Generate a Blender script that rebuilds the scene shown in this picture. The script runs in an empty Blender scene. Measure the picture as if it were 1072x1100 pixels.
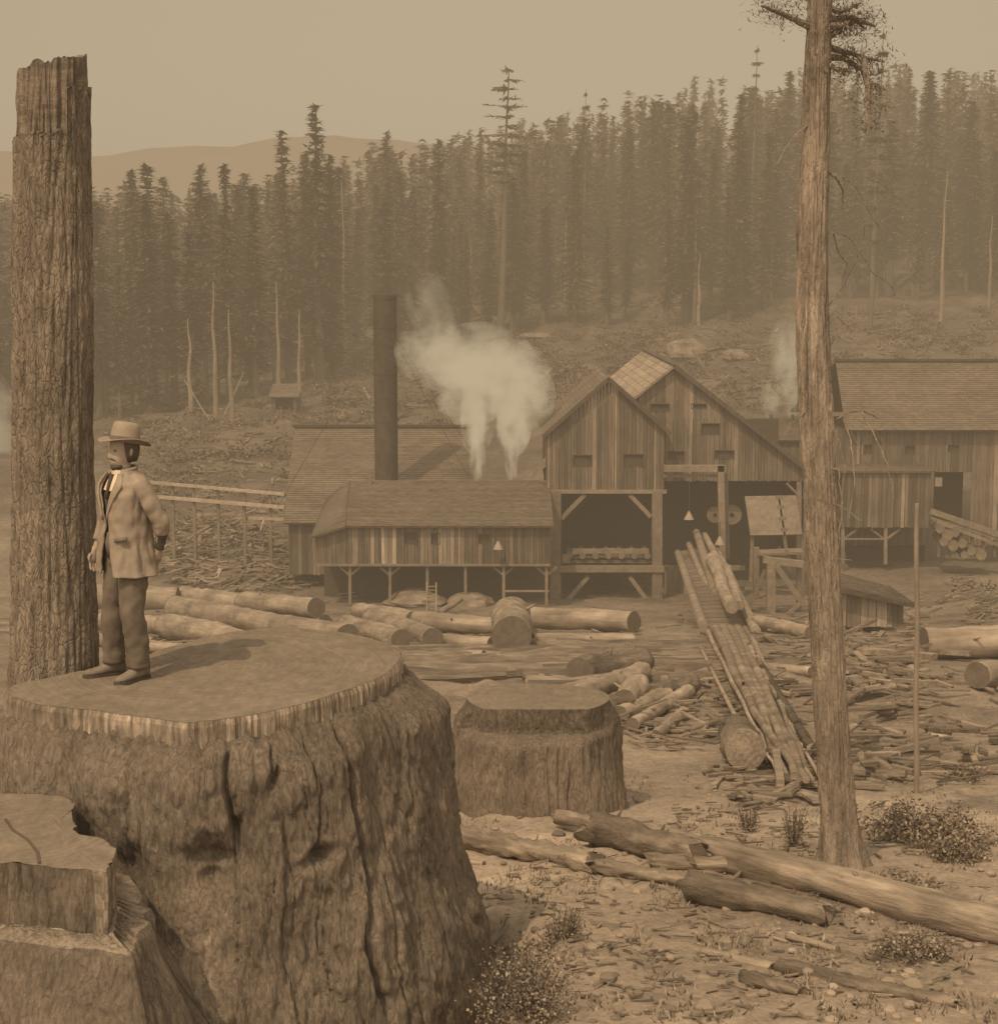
import bpy, math, random
from mathutils import Vector, Matrix, noise, Quaternion
random.seed(7)
R=random.random
def U(a,b): return a+(b-a)*random.random()
sc=bpy.context.scene
COL=sc.collection
F=1800.0; CX=536.0; CY=550.0; HZ=300.0
TH=math.atan((CY-HZ)/F)
CT,ST=math.cos(TH),math.sin(TH)

# ---------------------------------------------------------------- sight lines used as a measuring aid
def ray(px,py):
    u=(px-CX)/F; v=(CY-py)/F
    return (u, CT+v*ST, -ST+v*CT)
def P(px,py,Y):
    r=ray(px,py); k=Y/r[1]
    return Vector((r[0]*k,Y,r[2]*k))
def PZ(px,py,z):
    r=ray(px,py); k=z/r[2]
    return Vector((r[0]*k,r[1]*k,z))
def sm(a,b,x):
    t=max(0.0,min(1.0,(x-a)/(b-a))); return t*t*(3-2*t)
def interp(pts,x):
    if x<=pts[0][0]: return pts[0][1]
    for i in range(len(pts)-1):
        if x<=pts[i+1][0]:
            a,b=pts[i],pts[i+1]; return a[1]+(b[1]-a[1])*(x-a[0])/(b[0]-a[0])
    return pts[-1][1]
MID=[(-40,-2.2),(0,-3.2),(8,-4.35),(11.3,-4.96),(20.3,-6.6),(40,-9.8),(60,-13.2),(80,-16.6),(100,-20.2),(112,-21.6),(130,-21.4),(145,-19.0),(180,-14.3),(220,-9.8),(260,-6.0),(350,6),(500,27),(700,52),(1100,70)]
LEF=[(-40,-2.2),(0,-3.2),(8,-4.35),(11.3,-4.96),(20.3,-6.6),(40,-9.8),(60,-13.2),(80,-16.6),(100,-20.0),(112,-20.3),(130,-18.9),(160,-17.4),(200,-17),(260,-15.5),(400,-12),(700,-30),(1100,-60)]
def N(x,y,z=0.0): return noise.noise(Vector((x,y,z)))
def H(x,y):
    s=sm(-100,60,x)
    z=interp(MID,y)*s+interp(LEF,y)*(1-s)
    z+=2.6*math.exp(-((x-34)/8)**2-((y-92)/17)**2)
    z+=0.55*math.exp(-((x-3.0)/3.0)**2-((y-15.5)/2.5)**2)*0.4
    a=0.04+0.10*sm(5,30,y)+0.6*sm(120,200,y)
    z+=a*(N(x*.45,y*.45)+.5*N(x*1.3,y*1.3,3)) + 0.6*sm(60,300,y)*N(x*.06,y*.06,9)*2
    z-=.95*(1-sm(1.75,2.75,math.hypot(x+2.08,y-12.0)))
    if 30<y<116: z+=.13*N(x*.9,y*.9,50)+.09*N(x*2.1,y*2.1,51)
    if y<40: z+=.05*N(x*3,y*3,5)+.03*N(x*9,y*9,8)+.015*N(x*22,y*22,8)
    return z
def G(px,py,rpx=0.0,y0=6.0):
    r=ray(px,py); Y=y0
    prev=Y
    while Y<900:
        k=Y/r[1]
        if r[2]*k<=H(r[0]*k,Y)+rpx*Y/F: break
        prev=Y; Y*=1.01
    a,b=prev,Y
    for _ in range(14):
        m=(a+b)/2; k=m/r[1]
        if r[2]*k<=H(r[0]*k,m)+rpx*m/F: b=m
        else: a=m
    return P(px,py,b)

# ---------------------------------------------------------------- materials
TINT=(1.0,.755,.565)
def sep(v,t=TINT): return (v*t[0],v*t[1],v*t[2],1)
MATS={}
def mat(name,lo,hi,scale=6.0,stretch=(1,1,1),bump=0.3,bscale=None,rough=.9,detail=6,tone=True,patch=.0,pscale=.5,rand=0.0,tint=TINT,bdist=.03,voro=0.0,vscale=5.0,vstretch=None,fiber=0.0,fscale=20.0,fstretch=(1,1,.15),nrough=.62,rings=0.0):
    m=bpy.data.materials.new(name); m.use_nodes=True
    nt=m.node_tree; n=nt.nodes; l=nt.links; n.clear()
    out=n.new('ShaderNodeOutputMaterial'); b=n.new('ShaderNodeBsdfPrincipled')
    b.inputs['Roughness'].default_value=rough
    try: b.inputs['Specular IOR Level'].default_value=.15
    except Exception: pass
    l.new(b.outputs[0],out.inputs[0])
    tc=n.new('ShaderNodeTexCoord'); mp=n.new('ShaderNodeMapping'); mp.inputs['Scale'].default_value=stretch
    l.new(tc.outputs['Object'],mp.inputs[0])
    nz=n.new('ShaderNodeTexNoise'); nz.inputs['Scale'].default_value=scale; nz.inputs['Detail'].default_value=detail; nz.inputs['Roughness'].default_value=nrough
    l.new(mp.outputs[0],nz.inputs['Vector'])
    rp=n.new('ShaderNodeValToRGB'); rp.color_ramp.elements[0].position=.28; rp.color_ramp.elements[1].position=.72
    rp.color_ramp.elements[0].color=sep(lo,tint); rp.color_ramp.elements[1].color=sep(hi,tint)
    l.new(nz.outputs[0],rp.inputs[0])
    cur=rp.outputs[0]
    def mul(c,valsock):
        mx=n.new('ShaderNodeMix'); mx.data_type='RGBA'; mx.blend_type='MULTIPLY'; mx.inputs[0].default_value=1
        l.new(c,mx.inputs[6]); l.new(valsock,mx.inputs[7]); return mx.outputs[2]
    if rings>0:
        sx=n.new('ShaderNodeSeparateXYZ'); wn=n.new('ShaderNodeTexNoise'); wn.inputs['Scale'].default_value=1.5; l.new(tc.outputs['Object'],wn.inputs['Vector'])
        wm=n.new('ShaderNodeVectorMath'); wm.operation='SCALE'; wm.inputs['Scale'].default_value=.12; l.new(wn.outputs['Color'],wm.inputs[0])
        wa=n.new('ShaderNodeVectorMath'); wa.operation='MULTIPLY_ADD'; wa.inputs[1].default_value=(1,1,0); l.new(tc.outputs['Object'],wa.inputs[0]); l.new(wm.outputs[0],wa.inputs[2])
        ln=n.new('ShaderNodeVectorMath'); ln.operation='LENGTH'; l.new(wa.outputs[0],ln.inputs[0])
        n1=n.new('ShaderNodeTexNoise'); n1.noise_dimensions='1D'; n1.inputs['Scale'].default_value=34; n1.inputs['Detail'].default_value=4; l.new(ln.outputs['Value'],n1.inputs['W'])
        mr=n.new('ShaderNodeMapRange'); mr.inputs[1].default_value=.35; mr.inputs[2].default_value=.65; mr.inputs[3].default_value=1-rings; mr.inputs[4].default_value=1+rings; l.new(n1.outputs[0],mr.inputs[0]); cur=mul(cur,mr.outputs[0])
    if patch>0:
        n2=n.new('ShaderNodeTexNoise'); n2.inputs['Scale'].default_value=pscale; n2.inputs['Detail'].default_value=5
        l.new(tc.outputs['Object'],n2.inputs['Vector'])
        mr=n.new('ShaderNodeMapRange'); mr.inputs[1].default_value=.32; mr.inputs[2].default_value=.68
        mr.inputs[3].default_value=1-patch; mr.inputs[4].default_value=1+patch
        l.new(n2.outputs[0],mr.inputs[0]); cur=mul(cur,mr.outputs[0])
    hsrc=nz.outputs[0]
    if fiber>0:
        mf=n.new('ShaderNodeMapping'); mf.inputs['Scale'].default_value=fstretch; l.new(tc.outputs['Object'],mf.inputs[0])
        nf=n.new('ShaderNodeTexNoise'); nf.inputs['Scale'].default_value=fscale; nf.inputs['Detail'].default_value=7; nf.inputs['Roughness'].default_value=.7; l.new(mf.outputs[0],nf.inputs['Vector'])
        mr=n.new('ShaderNodeMapRange'); mr.inputs[1].default_value=.35; mr.inputs[2].default_value=.65; mr.inputs[3].default_value=1-fiber; mr.inputs[4].default_value=1+fiber
        l.new(nf.outputs[0],mr.inputs[0]); cur=mul(cur,mr.outputs[0])
        ad=n.new('ShaderNodeMath'); ad.operation='ADD'; l.new(nz.outputs[0],ad.inputs[0]); l.new(nf.outputs[0],ad.inputs[1]); hsrc=ad.outputs[0]
    if voro>0:
        mp2=n.new('ShaderNodeMapping'); mp2.inputs['Scale'].default_value=vstretch or stretch; l.new(tc.outputs['Object'],mp2.inputs[0])
        # warp
        wn=n.new('ShaderNodeTexNoise'); wn.inputs['Scale'].default_value=3; l.new(mp2.outputs[0],wn.inputs['Vector'])
        wa=n.new('ShaderNodeMix'); wa.data_type='RGBA'; wa.blend_type='ADD'; wa.inputs[0].default_value=.35
        l.new(mp2.outputs[0],wa.inputs[6]); l.new(wn.outputs['Color'],wa.inputs[7])
        vo=n.new('ShaderNodeTexVoronoi'); vo.feature='DISTANCE_TO_EDGE'; vo.inputs['Scale'].default_value=vscale
        l.new(wa.outputs[2],vo.inputs['Vector'])
        mr=n.new('ShaderNodeMapRange'); mr.inputs[1].default_value=0; mr.inputs[2].default_value=.16
        mr.inputs[3].default_value=1-voro; mr.inputs[4].default_value=1.0
        l.new(vo.outputs['Distance'],mr.inputs[0]); cur=mul(cur,mr.outputs[0])
        ad=n.new('ShaderNodeMath'); ad.operation='ADD'; l.new(hsrc,ad.inputs[0]); l.new(mr.outputs[0],ad.inputs[1]); hsrc=ad.outputs[0]
    if tone:
        at=n.new('ShaderNodeAttribute'); at.attribute_name='tone'; cur=mul(cur,at.outputs['Fac'])
    if rand>0:
        oi=n.new('ShaderNodeObjectInfo'); mr=n.new('ShaderNodeMapRange'); mr.inputs[3].default_value=1-rand; mr.inputs[4].default_value=1+rand
        l.new(oi.outputs['Random'],mr.inputs[0]); cur=mul(cur,mr.outputs[0])
    l.new(cur,b.inputs['Base Color'])
    if bump>0:
        bp=n.new('ShaderNodeBump'); bp.inputs['Strength'].default_value=bump; bp.inputs['Distance'].default_value=bdist
        l.new(hsrc,bp.inputs['Height']); l.new(bp.outputs[0],b.inputs['Normal'])
    MATS[name]=m; return m
M_ground=mat('dusty_ground',.185,.37,2.2,bump=.8,patch=.30,pscale=.22,bdist=.05,detail=12,nrough=.7,fiber=.22,fscale=14,fstretch=(1,1,1))
M_bark=mat('stump_bark',.165,.32,5,(1.3,1.3,.7),bump=1.0,patch=.28,pscale=1.3,bdist=.06,detail=14,rough=.95,nrough=.82,fiber=.30,fscale=30,fstretch=(1.2,1.2,.3),voro=.16,vscale=9,vstretch=(1.6,1.6,.55))
M_bark2=mat('ridged_bark',.16,.28,9,(1,1,.4),bump=1.0,patch=.2,pscale=1.4,bdist=.04,detail=10,nrough=.72,voro=.22,vscale=15,vstretch=(2.0,2.0,.7),fiber=.3,fscale=24,fstretch=(1,1,.25))
M_bark3=mat('pine_bark',.18,.29,9,(1,1,.3),bump=1.0,patch=.25,pscale=1.2,bdist=.025,detail=10,nrough=.7,voro=.15,vscale=11,vstretch=(2.2,2.2,.8),fiber=.3,fscale=22,fstretch=(1,1,.2))
M_cut=mat('weathered_cut_wood',.135,.175,5,(1,1,1),bump=.25,patch=.10,pscale=1.1,detail=10,bdist=.01,fiber=.16,fscale=14,fstretch=(1,.5,1),rings=.07)
M_cutd=mat('log_end_wood',.085,.15,5,bump=.4,nrough=.7)
M_sap=mat('splintered_sapwood',.17,.38,9,(1.2,1.2,.5),bump=.8,patch=.3,pscale=2.0,bdist=.03,fiber=.3,fscale=30,fstretch=(1,1,.15))
M_log=mat('peeled_log_wood',.19,.33,2.0,(.3,1,1),bump=.5,patch=.22,pscale=.9,rand=.12,bdist=.03,nrough=.7,fiber=.18,fscale=7,fstretch=(.08,1,1))
M_logb=mat('log_bark',.09,.20,5,(.5,1,1),bump=.9,patch=.3,pscale=1.2,bdist=.04,nrough=.7,fiber=.25,fscale=12,fstretch=(.2,1,1))
M_grey=mat('weathered_log_wood',.14,.28,5,(.2,1,1),bump=.8,patch=.3,pscale=1.3,bdist=.03,detail=10,nrough=.7,fiber=.3,fscale=16,fstretch=(.08,1,1))
M_board=mat('weathered_boards',.12,.19,5,(1,1,.15),bump=.3,patch=.15,fiber=.15,fscale=6,fstretch=(1,1,.1))
M_timb=mat('sawn_timber',.15,.25,3,bump=.2,patch=.15,rand=.08)
M_roof=mat('shake_roof',.135,.19,2.5,bump=.25,patch=.12,pscale=.35)
M_roofl=mat('pale_board_roof',.27,.38,2.5,(1,1,1),bump=.2,patch=.15)
M_dark=mat('shadowed_boards',.07,.10,2,bump=0)  # darker copy of the boards; interior shade is put into its colour
M_iron=mat('rusty_iron',.05,.09,2.5,bump=.1,patch=.25,pscale=.6,rough=.7)
M_pale=mat('pale_painted_metal',.30,.40,3,bump=0)
M_leaf=mat('conifer_needles',.09,.19,.4,bump=0,tone=True,rand=.34,rough=.8,tint=(1,.68,.44))
M_leafn=mat('pine_needles_near',.12,.22,2,bump=0,rough=.8)
M_bush=mat('dry_shrub_leaves',.14,.25,3,bump=0,rough=.8)
M_trunk=mat('forest_trunk_bark',.11,.22,1.5,(1,1,.3),bump=.3,rand=.2)
M_snag=mat('bare_snag_wood',.22,.36,1.5,(1,1,.3),bump=.3,rand=.15)
M_rock=mat('granite_rock',.16,.30,1.2,bump=.4,patch=.2)
M_far=mat('far_mountain',.24,.30,.004,bump=0,tone=False,tint=(1,.88,.76))
M_skin=mat('skin',.25,.31,8,bump=0,tone=True)
M_coat=mat('pale_wool_coat',.19,.26,14,bump=.25,patch=.1,pscale=4,bdist=.006)
M_vest=mat('dark_waistcoat',.05,.08,14,bump=.2,bdist=.005)
M_shirt=mat('white_shirt',.5,.58,10,bump=.1,bdist=.005)
M_trou=mat('brown_trousers',.09,.14,12,bump=.25,patch=.15,pscale=5,bdist=.006)
M_boot=mat('dusty_boots',.11,.18,12,bump=.2,patch=.15,pscale=9,bdist=.005)
M_hat=mat('felt_hat',.20,.28,10,bump=.15,patch=.08,pscale=6,bdist=.005)
M_hair=mat('dark_hair',.055,.09,30,bump=.3,bdist=.005)

# ---------------------------------------------------------------- mesh building
class MB:
    def __init__(s): s.v=[];s.f=[];s.t=[];s.m=[]
    def quad(s,a,b,c,d,t=1,m=0):
        i=len(s.v); s.v+=[tuple(a),tuple(b),tuple(c),tuple(d)]; s.f.append((i,i+1,i+2,i+3)); s.t.append(t); s.m.append(m)
    def tri(s,a,b,c,t=1,m=0):
        i=len(s.v); s.v+=[tuple(a),tuple(b),tuple(c)]; s.f.append((i,i+1,i+2)); s.t.append(t); s.m.append(m)
    def hexa(s,p,t=1,m=0):   # bottom 4, top 4
        i=len(s.v); s.v+=[tuple(q) for q in p]
        for q in ((0,3,2,1),(4,5,6,7),(0,1,5,4),(1,2,6,5),(2,3,7,6),(3,0,4,7)):
            s.f.append(tuple(i+k for k in q)); s.t.append(t); s.m.append(m)
    def box(s,x0,x1,y0,y1,z0,z1,t=1,m=0):
        s.hexa([(x0,y0,z0),(x1,y0,z0),(x1,y1,z0),(x0,y1,z0),(x0,y0,z1),(x1,y0,z1),(x1,y1,z1),(x0,y1,z1)],t,m)
    def beam(s,p,q,w,h,t=1,m=0,up=Vector((0,0,1))):
        p=Vector(p);q=Vector(q); d=(q-p).normalized()
        if abs(d.dot(up))>.97: up=Vector((0,1,0))
        a=d.cross(up).normalized()*(w/2); b=a.cross(d).normalized()*(h/2)
        s.hexa([p-a-b,p+a-b,q+a-b,q-a-b,p-a+b,p+a+b,q+a+b,q-a+b],t,m)
    def tube(s,pts,rad,n=10,cap=True,t=1,m=0,mc=None,wob=0,seed=0,tf=None):
        base=len(s.v); K=len(pts); pts=[Vector(p) for p in pts]
        ref=None
        for i,p in enumerate(pts):
            d=(pts[min(i+1,K-1)]-pts[max(i-1,0)]).normalized()
            if ref is None:
                ref=d.cross(Vector((0,0,1)))
                if ref.length<.1: ref=d.cross(Vector((0,1,0)))
                ref.normalize()
            a=(ref-d*ref.dot(d)).normalized(); ref=a; b=d.cross(a)
            r=rad[i] if isinstance(rad,(list,tuple)) else rad
            for k in range(n):
                an=2*math.pi*k/n; rr=r
                if wob: rr=r*(1+wob*(N(math.cos(an)*1.3+seed,math.sin(an)*1.3,i*.35+seed)+.5*N(math.cos(an)*4+seed,math.sin(an)*4,i*.8+seed)))
                s.v.append(tuple(p+a*math.cos(an)*rr+b*math.sin(an)*rr))
        for i in range(K-1):
            for k in range(n):
                k2=(k+1)%n
                s.f.append((base+i*n+k,base+i*n+k2,base+(i+1)*n+k2,base+(i+1)*n+k)); s.t.append(tf(i,k) if tf else t); s.m.append(m)
        if cap:
            mm=m if mc is None else mc
            s.f.append(tuple(base+k for k in range(n))[::-1]); s.t.append(t); s.m.append(mm)
            s.f.append(tuple(base+(K-1)*n+k for k in range(n))); s.t.append(t); s.m.append(mm)
    def rings(s,rings,cap0=False,cap1=False,t=1,m=0,closed=True,tf=None):
        base=len(s.v); n=len(rings[0])
        for r in rings: s.v+=[tuple(q) for q in r]
        for i in range(len(rings)-1):
            for k in range(n if closed else n-1):
                k2=(k+1)%n
                s.f.append((base+i*n+k,base+i*n+k2,base+(i+1)*n+k2,base+(i+1)*n+k)); s.t.append(tf(i,k) if tf else t); s.m.append(m)
        if cap0: s.f.append(tuple(base+k for k in range(n))[::-1]); s.t.append(t); s.m.append(m)
        if cap1: s.f.append(tuple(base+(len(rings)-1)*n+k for k in range(n))); s.t.append(t); s.m.append(m)
    def mesh(s,name,mats,smooth=False,origin=None):
        o=Vector(origin) if origin is not None else Vector((0,0,0))
        me=bpy.data.meshes.new(name)
        me.from_pydata([(a[0]-o.x,a[1]-o.y,a[2]-o.z) for a in s.v],[],s.f)
        if not isinstance(mats,(list,tuple)): mats=[mats]
        for m in mats: me.materials.append(m)
        me.polygons.foreach_set('material_index',s.m)
        if smooth: me.polygons.foreach_set('use_smooth',[True]*len(s.f))
        at=me.attributes.new('tone','FLOAT','FACE'); at.data.foreach_set('value',[float(x) for x in s.t])
        me.update(); return me
    def build(s,name,mats,parent=None,smooth=False,origin=None,label=None,cat=None,group=None,kind=None):
        me=s.mesh(name,mats,smooth,origin)
        o=bpy.data.objects.new(name,me); COL.objects.link(o)
        if origin is not None: o.location=origin
        if parent: 
            o.parent=parent
            if parent.type=='EMPTY' or True:
                o.location=Vector(o.location)-Vector(parent.get('_o',(0,0,0)))
        tag(o,label,cat,group,kind)
        return o
def tag(o,label=None,cat=None,group=None,kind=None):
    if label: o['label']=label
    if cat: o['category']=cat
    if group: o['group']=group
    if kind: o['kind']=kind
    return o
def empty(name,loc,label,cat,group=None,kind=None):
    o=bpy.data.objects.new(name,None); COL.objects.link(o); o.location=loc; o.empty_display_size=.3
    return tag(o,label,cat,group,kind)
def child(mb,name,mats,parent,smooth=False,label=None,kind=None):
    """part given in world coordinates; its origin is the thing's base"""
    me=mb.mesh(name,mats,smooth,world_loc(parent)); o=bpy.data.objects.new(name,me); COL.objects.link(o); o.parent=parent
    if label: o['label']=label
    if kind: o['kind']=kind
    return o
def world_loc(o):
    v=Vector(o.location)
    while o.parent: o=o.parent; v=v+Vector(o.location)
    return v

# ---------------------------------------------------------------- the ground, one sheet
def build_ground():
    mb=MB(); ys=[]
    y=-30.0
    while y<1150:
        ys.append(y); d=max(y,6.0); y+=max(.10,d*.0125) if y>4 else 1.5
    nx=330; vs=[]
    for y in ys:
        w=16+.95*max(y,0)
        for i in range(nx+1):
            u=2*i/nx-1; x=w*(abs(u)**1.35)*(1 if u>0 else -1)
            vs.append((x,y,H(x,y)))
    mb.v=vs
    for j in range(len(ys)-1):
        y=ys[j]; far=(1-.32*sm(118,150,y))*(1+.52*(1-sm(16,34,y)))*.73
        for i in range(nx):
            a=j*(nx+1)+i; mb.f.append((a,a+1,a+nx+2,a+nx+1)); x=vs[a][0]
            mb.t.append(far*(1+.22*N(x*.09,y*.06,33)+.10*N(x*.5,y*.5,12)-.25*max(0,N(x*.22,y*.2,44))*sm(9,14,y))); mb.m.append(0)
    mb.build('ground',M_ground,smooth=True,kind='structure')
build_ground()
# far mountains
def build_mountain():
    mb=MB(); rows=[]
    for j in range(26):
        y=1250+j*70; row=[]
        for i in range(121):
            x=-1500+i*25
            env=interp([(0,0),(.25,.55),(.5,1),(1,.5)],j/25)
            px=CX+x/y*F
            h=interp([(-400,205),(80,150),(250,165),(330,180),(450,180),(620,155),(1500,110)],px)  # height profile
            z=-80+(h+80)*env*1.0+12*N(x*.006,y*.006)+5*N(x*.02,y*.02,4)
            row.append((x,y,z))
        rows.append(row)
    mb.rings(rows,closed=False)
    mb.build('mountain_ridge',M_far,smooth=True,kind='structure')
build_mountain()
# air haze: volume with added glow in place of scattered light, the same from every side
def build_haze():
    mb=MB(); mb.box(-1000,1000,-60,820,-90,205)
    m=bpy.data.materials.new('haze_glow'); m.use_nodes=True; nt=m.node_tree; nt.nodes.clear()
    out=nt.nodes.new('ShaderNodeOutputMaterial'); ab=nt.nodes.new('ShaderNodeVolumeAbsorption'); em=nt.nodes.new('ShaderNodeEmission'); ad=nt.nodes.new('ShaderNodeAddShader')
    S=.0025; L=.35
    ab.inputs[0].default_value=(0,0,0,1); ab.inputs[1].default_value=S
    em.inputs[0].default_value=(1,.722,.425,1); em.inputs[1].default_value=S*L
    nt.links.new(ab.outputs[0],ad.inputs[0]); nt.links.new(em.outputs[0],ad.inputs[1]); nt.links.new(ad.outputs[0],out.inputs['Volume'])
    mb.build('haze',m,kind='structure')
build_haze()

# ---------------------------------------------------------------- logs
def log_obj(p,q,r0,r1,label,name='log',cat='log',group=None,mats=None,n=24,wob=.10,stubs=0,seed=None,bend=0,kind=None,jag=0):
    p=Vector(p);q=Vector(q); seed=seed if seed is not None else U(0,99)
    L=(q-p).length; K=max(8,min(60,int(L/max(r0,.05)/.5))); mb=MB(); pts=[];rad=[]
    for i in range(K+1):
        t=i/K; pts.append(Vector((L*(t-.5),bend*math.sin(t*math.pi)+r0*.35*N(t*2.2,seed)*min(1,L/6),r0*.2*N(t*2.5,seed,4)))); rad.append((r0+(r1-r0)*t)*(1+.04*N(t*L*1.5/max(r0,.1)*.3,seed)))
    mb.tube(pts,rad,n,True,1,0,1,wob,seed,tf=lambda i,k:1+.22*N(math.cos(6.283*k/n)*2+seed,math.sin(6.283*k/n)*2,i*.12)+.10*N(k*1.7,i*.25,seed))
    if jag:
        for c,sg in ((0,-1),(K,1)):
            for k in range(n):
                i=c*n+k; v=mb.v[i]; mb.v[i]=(v[0]+sg*r0*jag*(1.6*N(math.cos(6.283*k/n)*2,math.sin(6.283*k/n)*2,seed+c)+U(-.3,.6)),v[1],v[2])
    for _ in range(stubs):
        x=U(-.4,.4)*L; an=U(.2,2.9); d=Vector((U(-.3,.3),math.cos(an),math.sin(an))).normalized(); rr=r0+(r1-r0)*(x/L+.5); c=Vector((x,0,0))
        mb.tube([c+d*rr*.7,c+d*rr*U(1.15,1.7)],[rr*.16,rr*.05],6)
    o=mb.build(name,mats or [M_log,M_cutd],smooth=False,label=label,cat=cat,group=group,kind=kind)
    for pl in o.data.polygons: pl.use_smooth=len(pl.vertices)==4
    o.location=(p+q)/2; o.rotation_euler=(q-p).to_track_quat('X','Z').to_euler()
    return o
def glog(a,b,label,lift=0,lift2=None,**kw):
    kw.setdefault('stubs',1)
    """log whose centre line runs through (px,py,half width px) a..b, lying on the ground"""
    p=G(a[0],a[1],a[2]*(1+lift)); q=G(b[0],b[1],b[2]*(1+(lift if lift2 is None else lift2)))
    return log_obj(p,q,a[2]*p.y/F,b[2]*q.y/F,label,**kw)
# log yard in front of the mill
glog((60,640,14),(191,643,13),stubs=2,label='peeled log behind the man, its dark cut end toward the yard')
glog((196,640,11),(292,652,12),'long pale log behind, running right from the dark log end')
glog((262,648,12),(341,654,11),'short bright log lying over the longest pale log',lift=1.2)
glog((190,654,14),(372,682,13),'longest pale log sloping down to the right toward the stump top')
glog((180,672,14),(262,689,13),'short pale log with round dark end just behind stump top',lift=.1)
glog((120,690,7),(215,700,7),'small dull log low behind the boots of the man')
glog((110,668,10),(175,672,10),'stubby log seen between the tree and the trouser legs')
glog((110,688,8),(165,693,8),'lower stubby log seen between the tree and the legs',lift=.0)
glog((295,662,8),(350,668,8),'narrow log lying behind the junction of the pale logs')
glog((385,656,9),(444,664,9),'slim log behind the pair of round dark ends')
glog((372,672,12),(432,688,12),'left log of the two with round dark ends facing the viewer')
glog((400,664,12),(463,686,12),'right log of the two with round dark ends facing the viewer',lift=.1)
glog((445,668,11),(535,672,10),'grey log lying left of the giant log end')
glog((468,688,8),(530,692,8),'short low log beside the giant log end')
glog((413,702,4),(520,703,4),'thin straight peeled pole lying in front of the logs')
glog((549,660,20),(548,682,22),'giant log with its broad round cut end facing the viewer',n=32,wob=.05)
glog((566,664,12),(682,668,12),'long straight pale log right of the giant log end')
glog((572,686,6),(680,687,7),'thin log in front of the long straight pale log')
# pile of dark logs below the yard
PILE='dark logs heaped behind the square topped stump'
for k,(a,b,lb) in enumerate([
 ((560,750,4),(640,742,5),'long thin pole reaching left from the dark log heap'),
 ((622,722,13),(690,712,12),'thick stubby log at the back of the dark log heap'),
 ((612,752,10),(690,722,9),'upper diagonal log of the dark log heap'),
 ((588,748,7),(640,735,8),'short log end poking out left of the dark log heap'),
 ((640,768,9),(676,750,10),'rounded log in the middle of the dark log heap'),
 ((672,752,10),(684,736,11),'upright tilted butt log in the dark log heap'),
 ((665,768,8),(735,738,8),'lower diagonal log of the dark log heap'),
 ((700,748,9),(742,735,10),'shaggy bark log at the right of the dark log heap'),
 ((680,778,6),(740,742,6),'slender lowest log of the dark log heap'),
 ((704,790,5),(735,765,5),'short split rail leaning below the dark log heap')]):
    a=(a[0],a[1],a[2]*1.25); b=(b[0],b[1],b[2]*1.25); glog(a,b,lb,mats=[M_logb if k%3==1 else M_log,M_cutd],lift=.6 if k in(2,5) else 0,wob=.16,stubs=2)
# right hand side logs
glog((992,692,17),(1085,688,18),'huge pale log lying at the right edge above the debris',n=28,wob=.06)
glog((1050,726,15),(1100,722,15),'second pale log at the right edge below the huge one')
glog((955,822,7),(1090,808,8),'grey log lying level right of the thin pole',mats=[M_grey,M_cutd])
glog((880,838,6),(945,826,6),'short grey log behind the bark tree, near the thin pole',mats=[M_grey,M_cutd])
glog((900,752,5),(960,738,5),'rail lying in the scrap below the lean-to shed',mats=[M_grey,M_cutd])
glog((812,668,7),(872,680,8),'log under the timber trestle left of the bark tree')
glog((800,715,6),(872,722,6),'pale rail right of the log chute',)
glog((790,786,19),(800,806,23),'short thick bark covered log section beside the chute',mats=[M_logb,M_grey],n=28,wob=.08)

# foreground fallen timber
glog((660,893,17),(1110,1002,24),'long grey fallen trunk crossing the right foreground',name='fallen_trunk',cat='fallen trunk',mats=[M_grey,M_cutd],n=36,wob=.13,stubs=3,jag=.6)
glog((600,878,8),(820,928,9),'weathered split trunk lying along the back of the long fallen trunk',name='fallen_trunk',cat='fallen trunk',mats=[M_grey,M_cutd],wob=.2,n=24,jag=.9,lift=.7)
glog((742,952,17),(888,982,13),'short dark charred log in front of the long fallen trunk',name='charred_log',mats=[M_logb,M_logb],n=30,wob=.18,jag=.8,stubs=3)
glog((640,890,19),(745,916,15),'dark splintered butt of a broken trunk beside the far stump',name='fallen_trunk',cat='broken trunk',mats=[M_logb,M_grey],n=30,wob=.25,jag=1.2,stubs=4)
glog((480,896,13),(640,928,12),'pale rotten splintered trunk left of the broken butt',name='fallen_trunk',cat='rotten trunk',mats=[M_grey,M_cutd],n=30,wob=.4,jag=1.0,stubs=7)
glog((640,930,9),(760,950,7),'pale rotten fragment continuing the splintered trunk',name='fallen_trunk',cat='rotten trunk',mats=[M_grey,M_cutd],n=26,wob=.4,jag=1.2,stubs=4)
glog((700,925,9),(800,930,8),'small split log wedged between the fallen trunks',name='split_log',mats=[M_grey,M_cutd],n=22,wob=.25,jag=.8)
glog((610,988,6),(830,1040,7),'half buried slender trunk running down the bare slope',name='fallen_trunk',cat='fallen trunk',mats=[M_grey,M_cutd],wob=.3,lift=-.9,jag=.5,stubs=3)
glog((840,1040,9),(1030,1080,8),'half buried dark log at the bottom right corner',name='buried_log',mats=[M_logb,M_cutd],wob=.3,lift=-.8,jag=.8,stubs=4)
glog((800,1050,8),(860,1066,7),'short dark chunk of bark near the bottom right',name='bark_chunk',cat='bark',mats=[M_logb,M_cutd],wob=.35,lift=-.4,jag=1)
glog((846,1006,4),(900,1020,4),'small pale split stick on the bare slope below the charred log',name='split_stick',cat='stick',mats=[M_log,M_cutd])
glog((485,924,3),(520,928,3),'pale stick on the ground right of the giant stump',name='split_stick',cat='stick',mats=[M_log,M_cutd])
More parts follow.
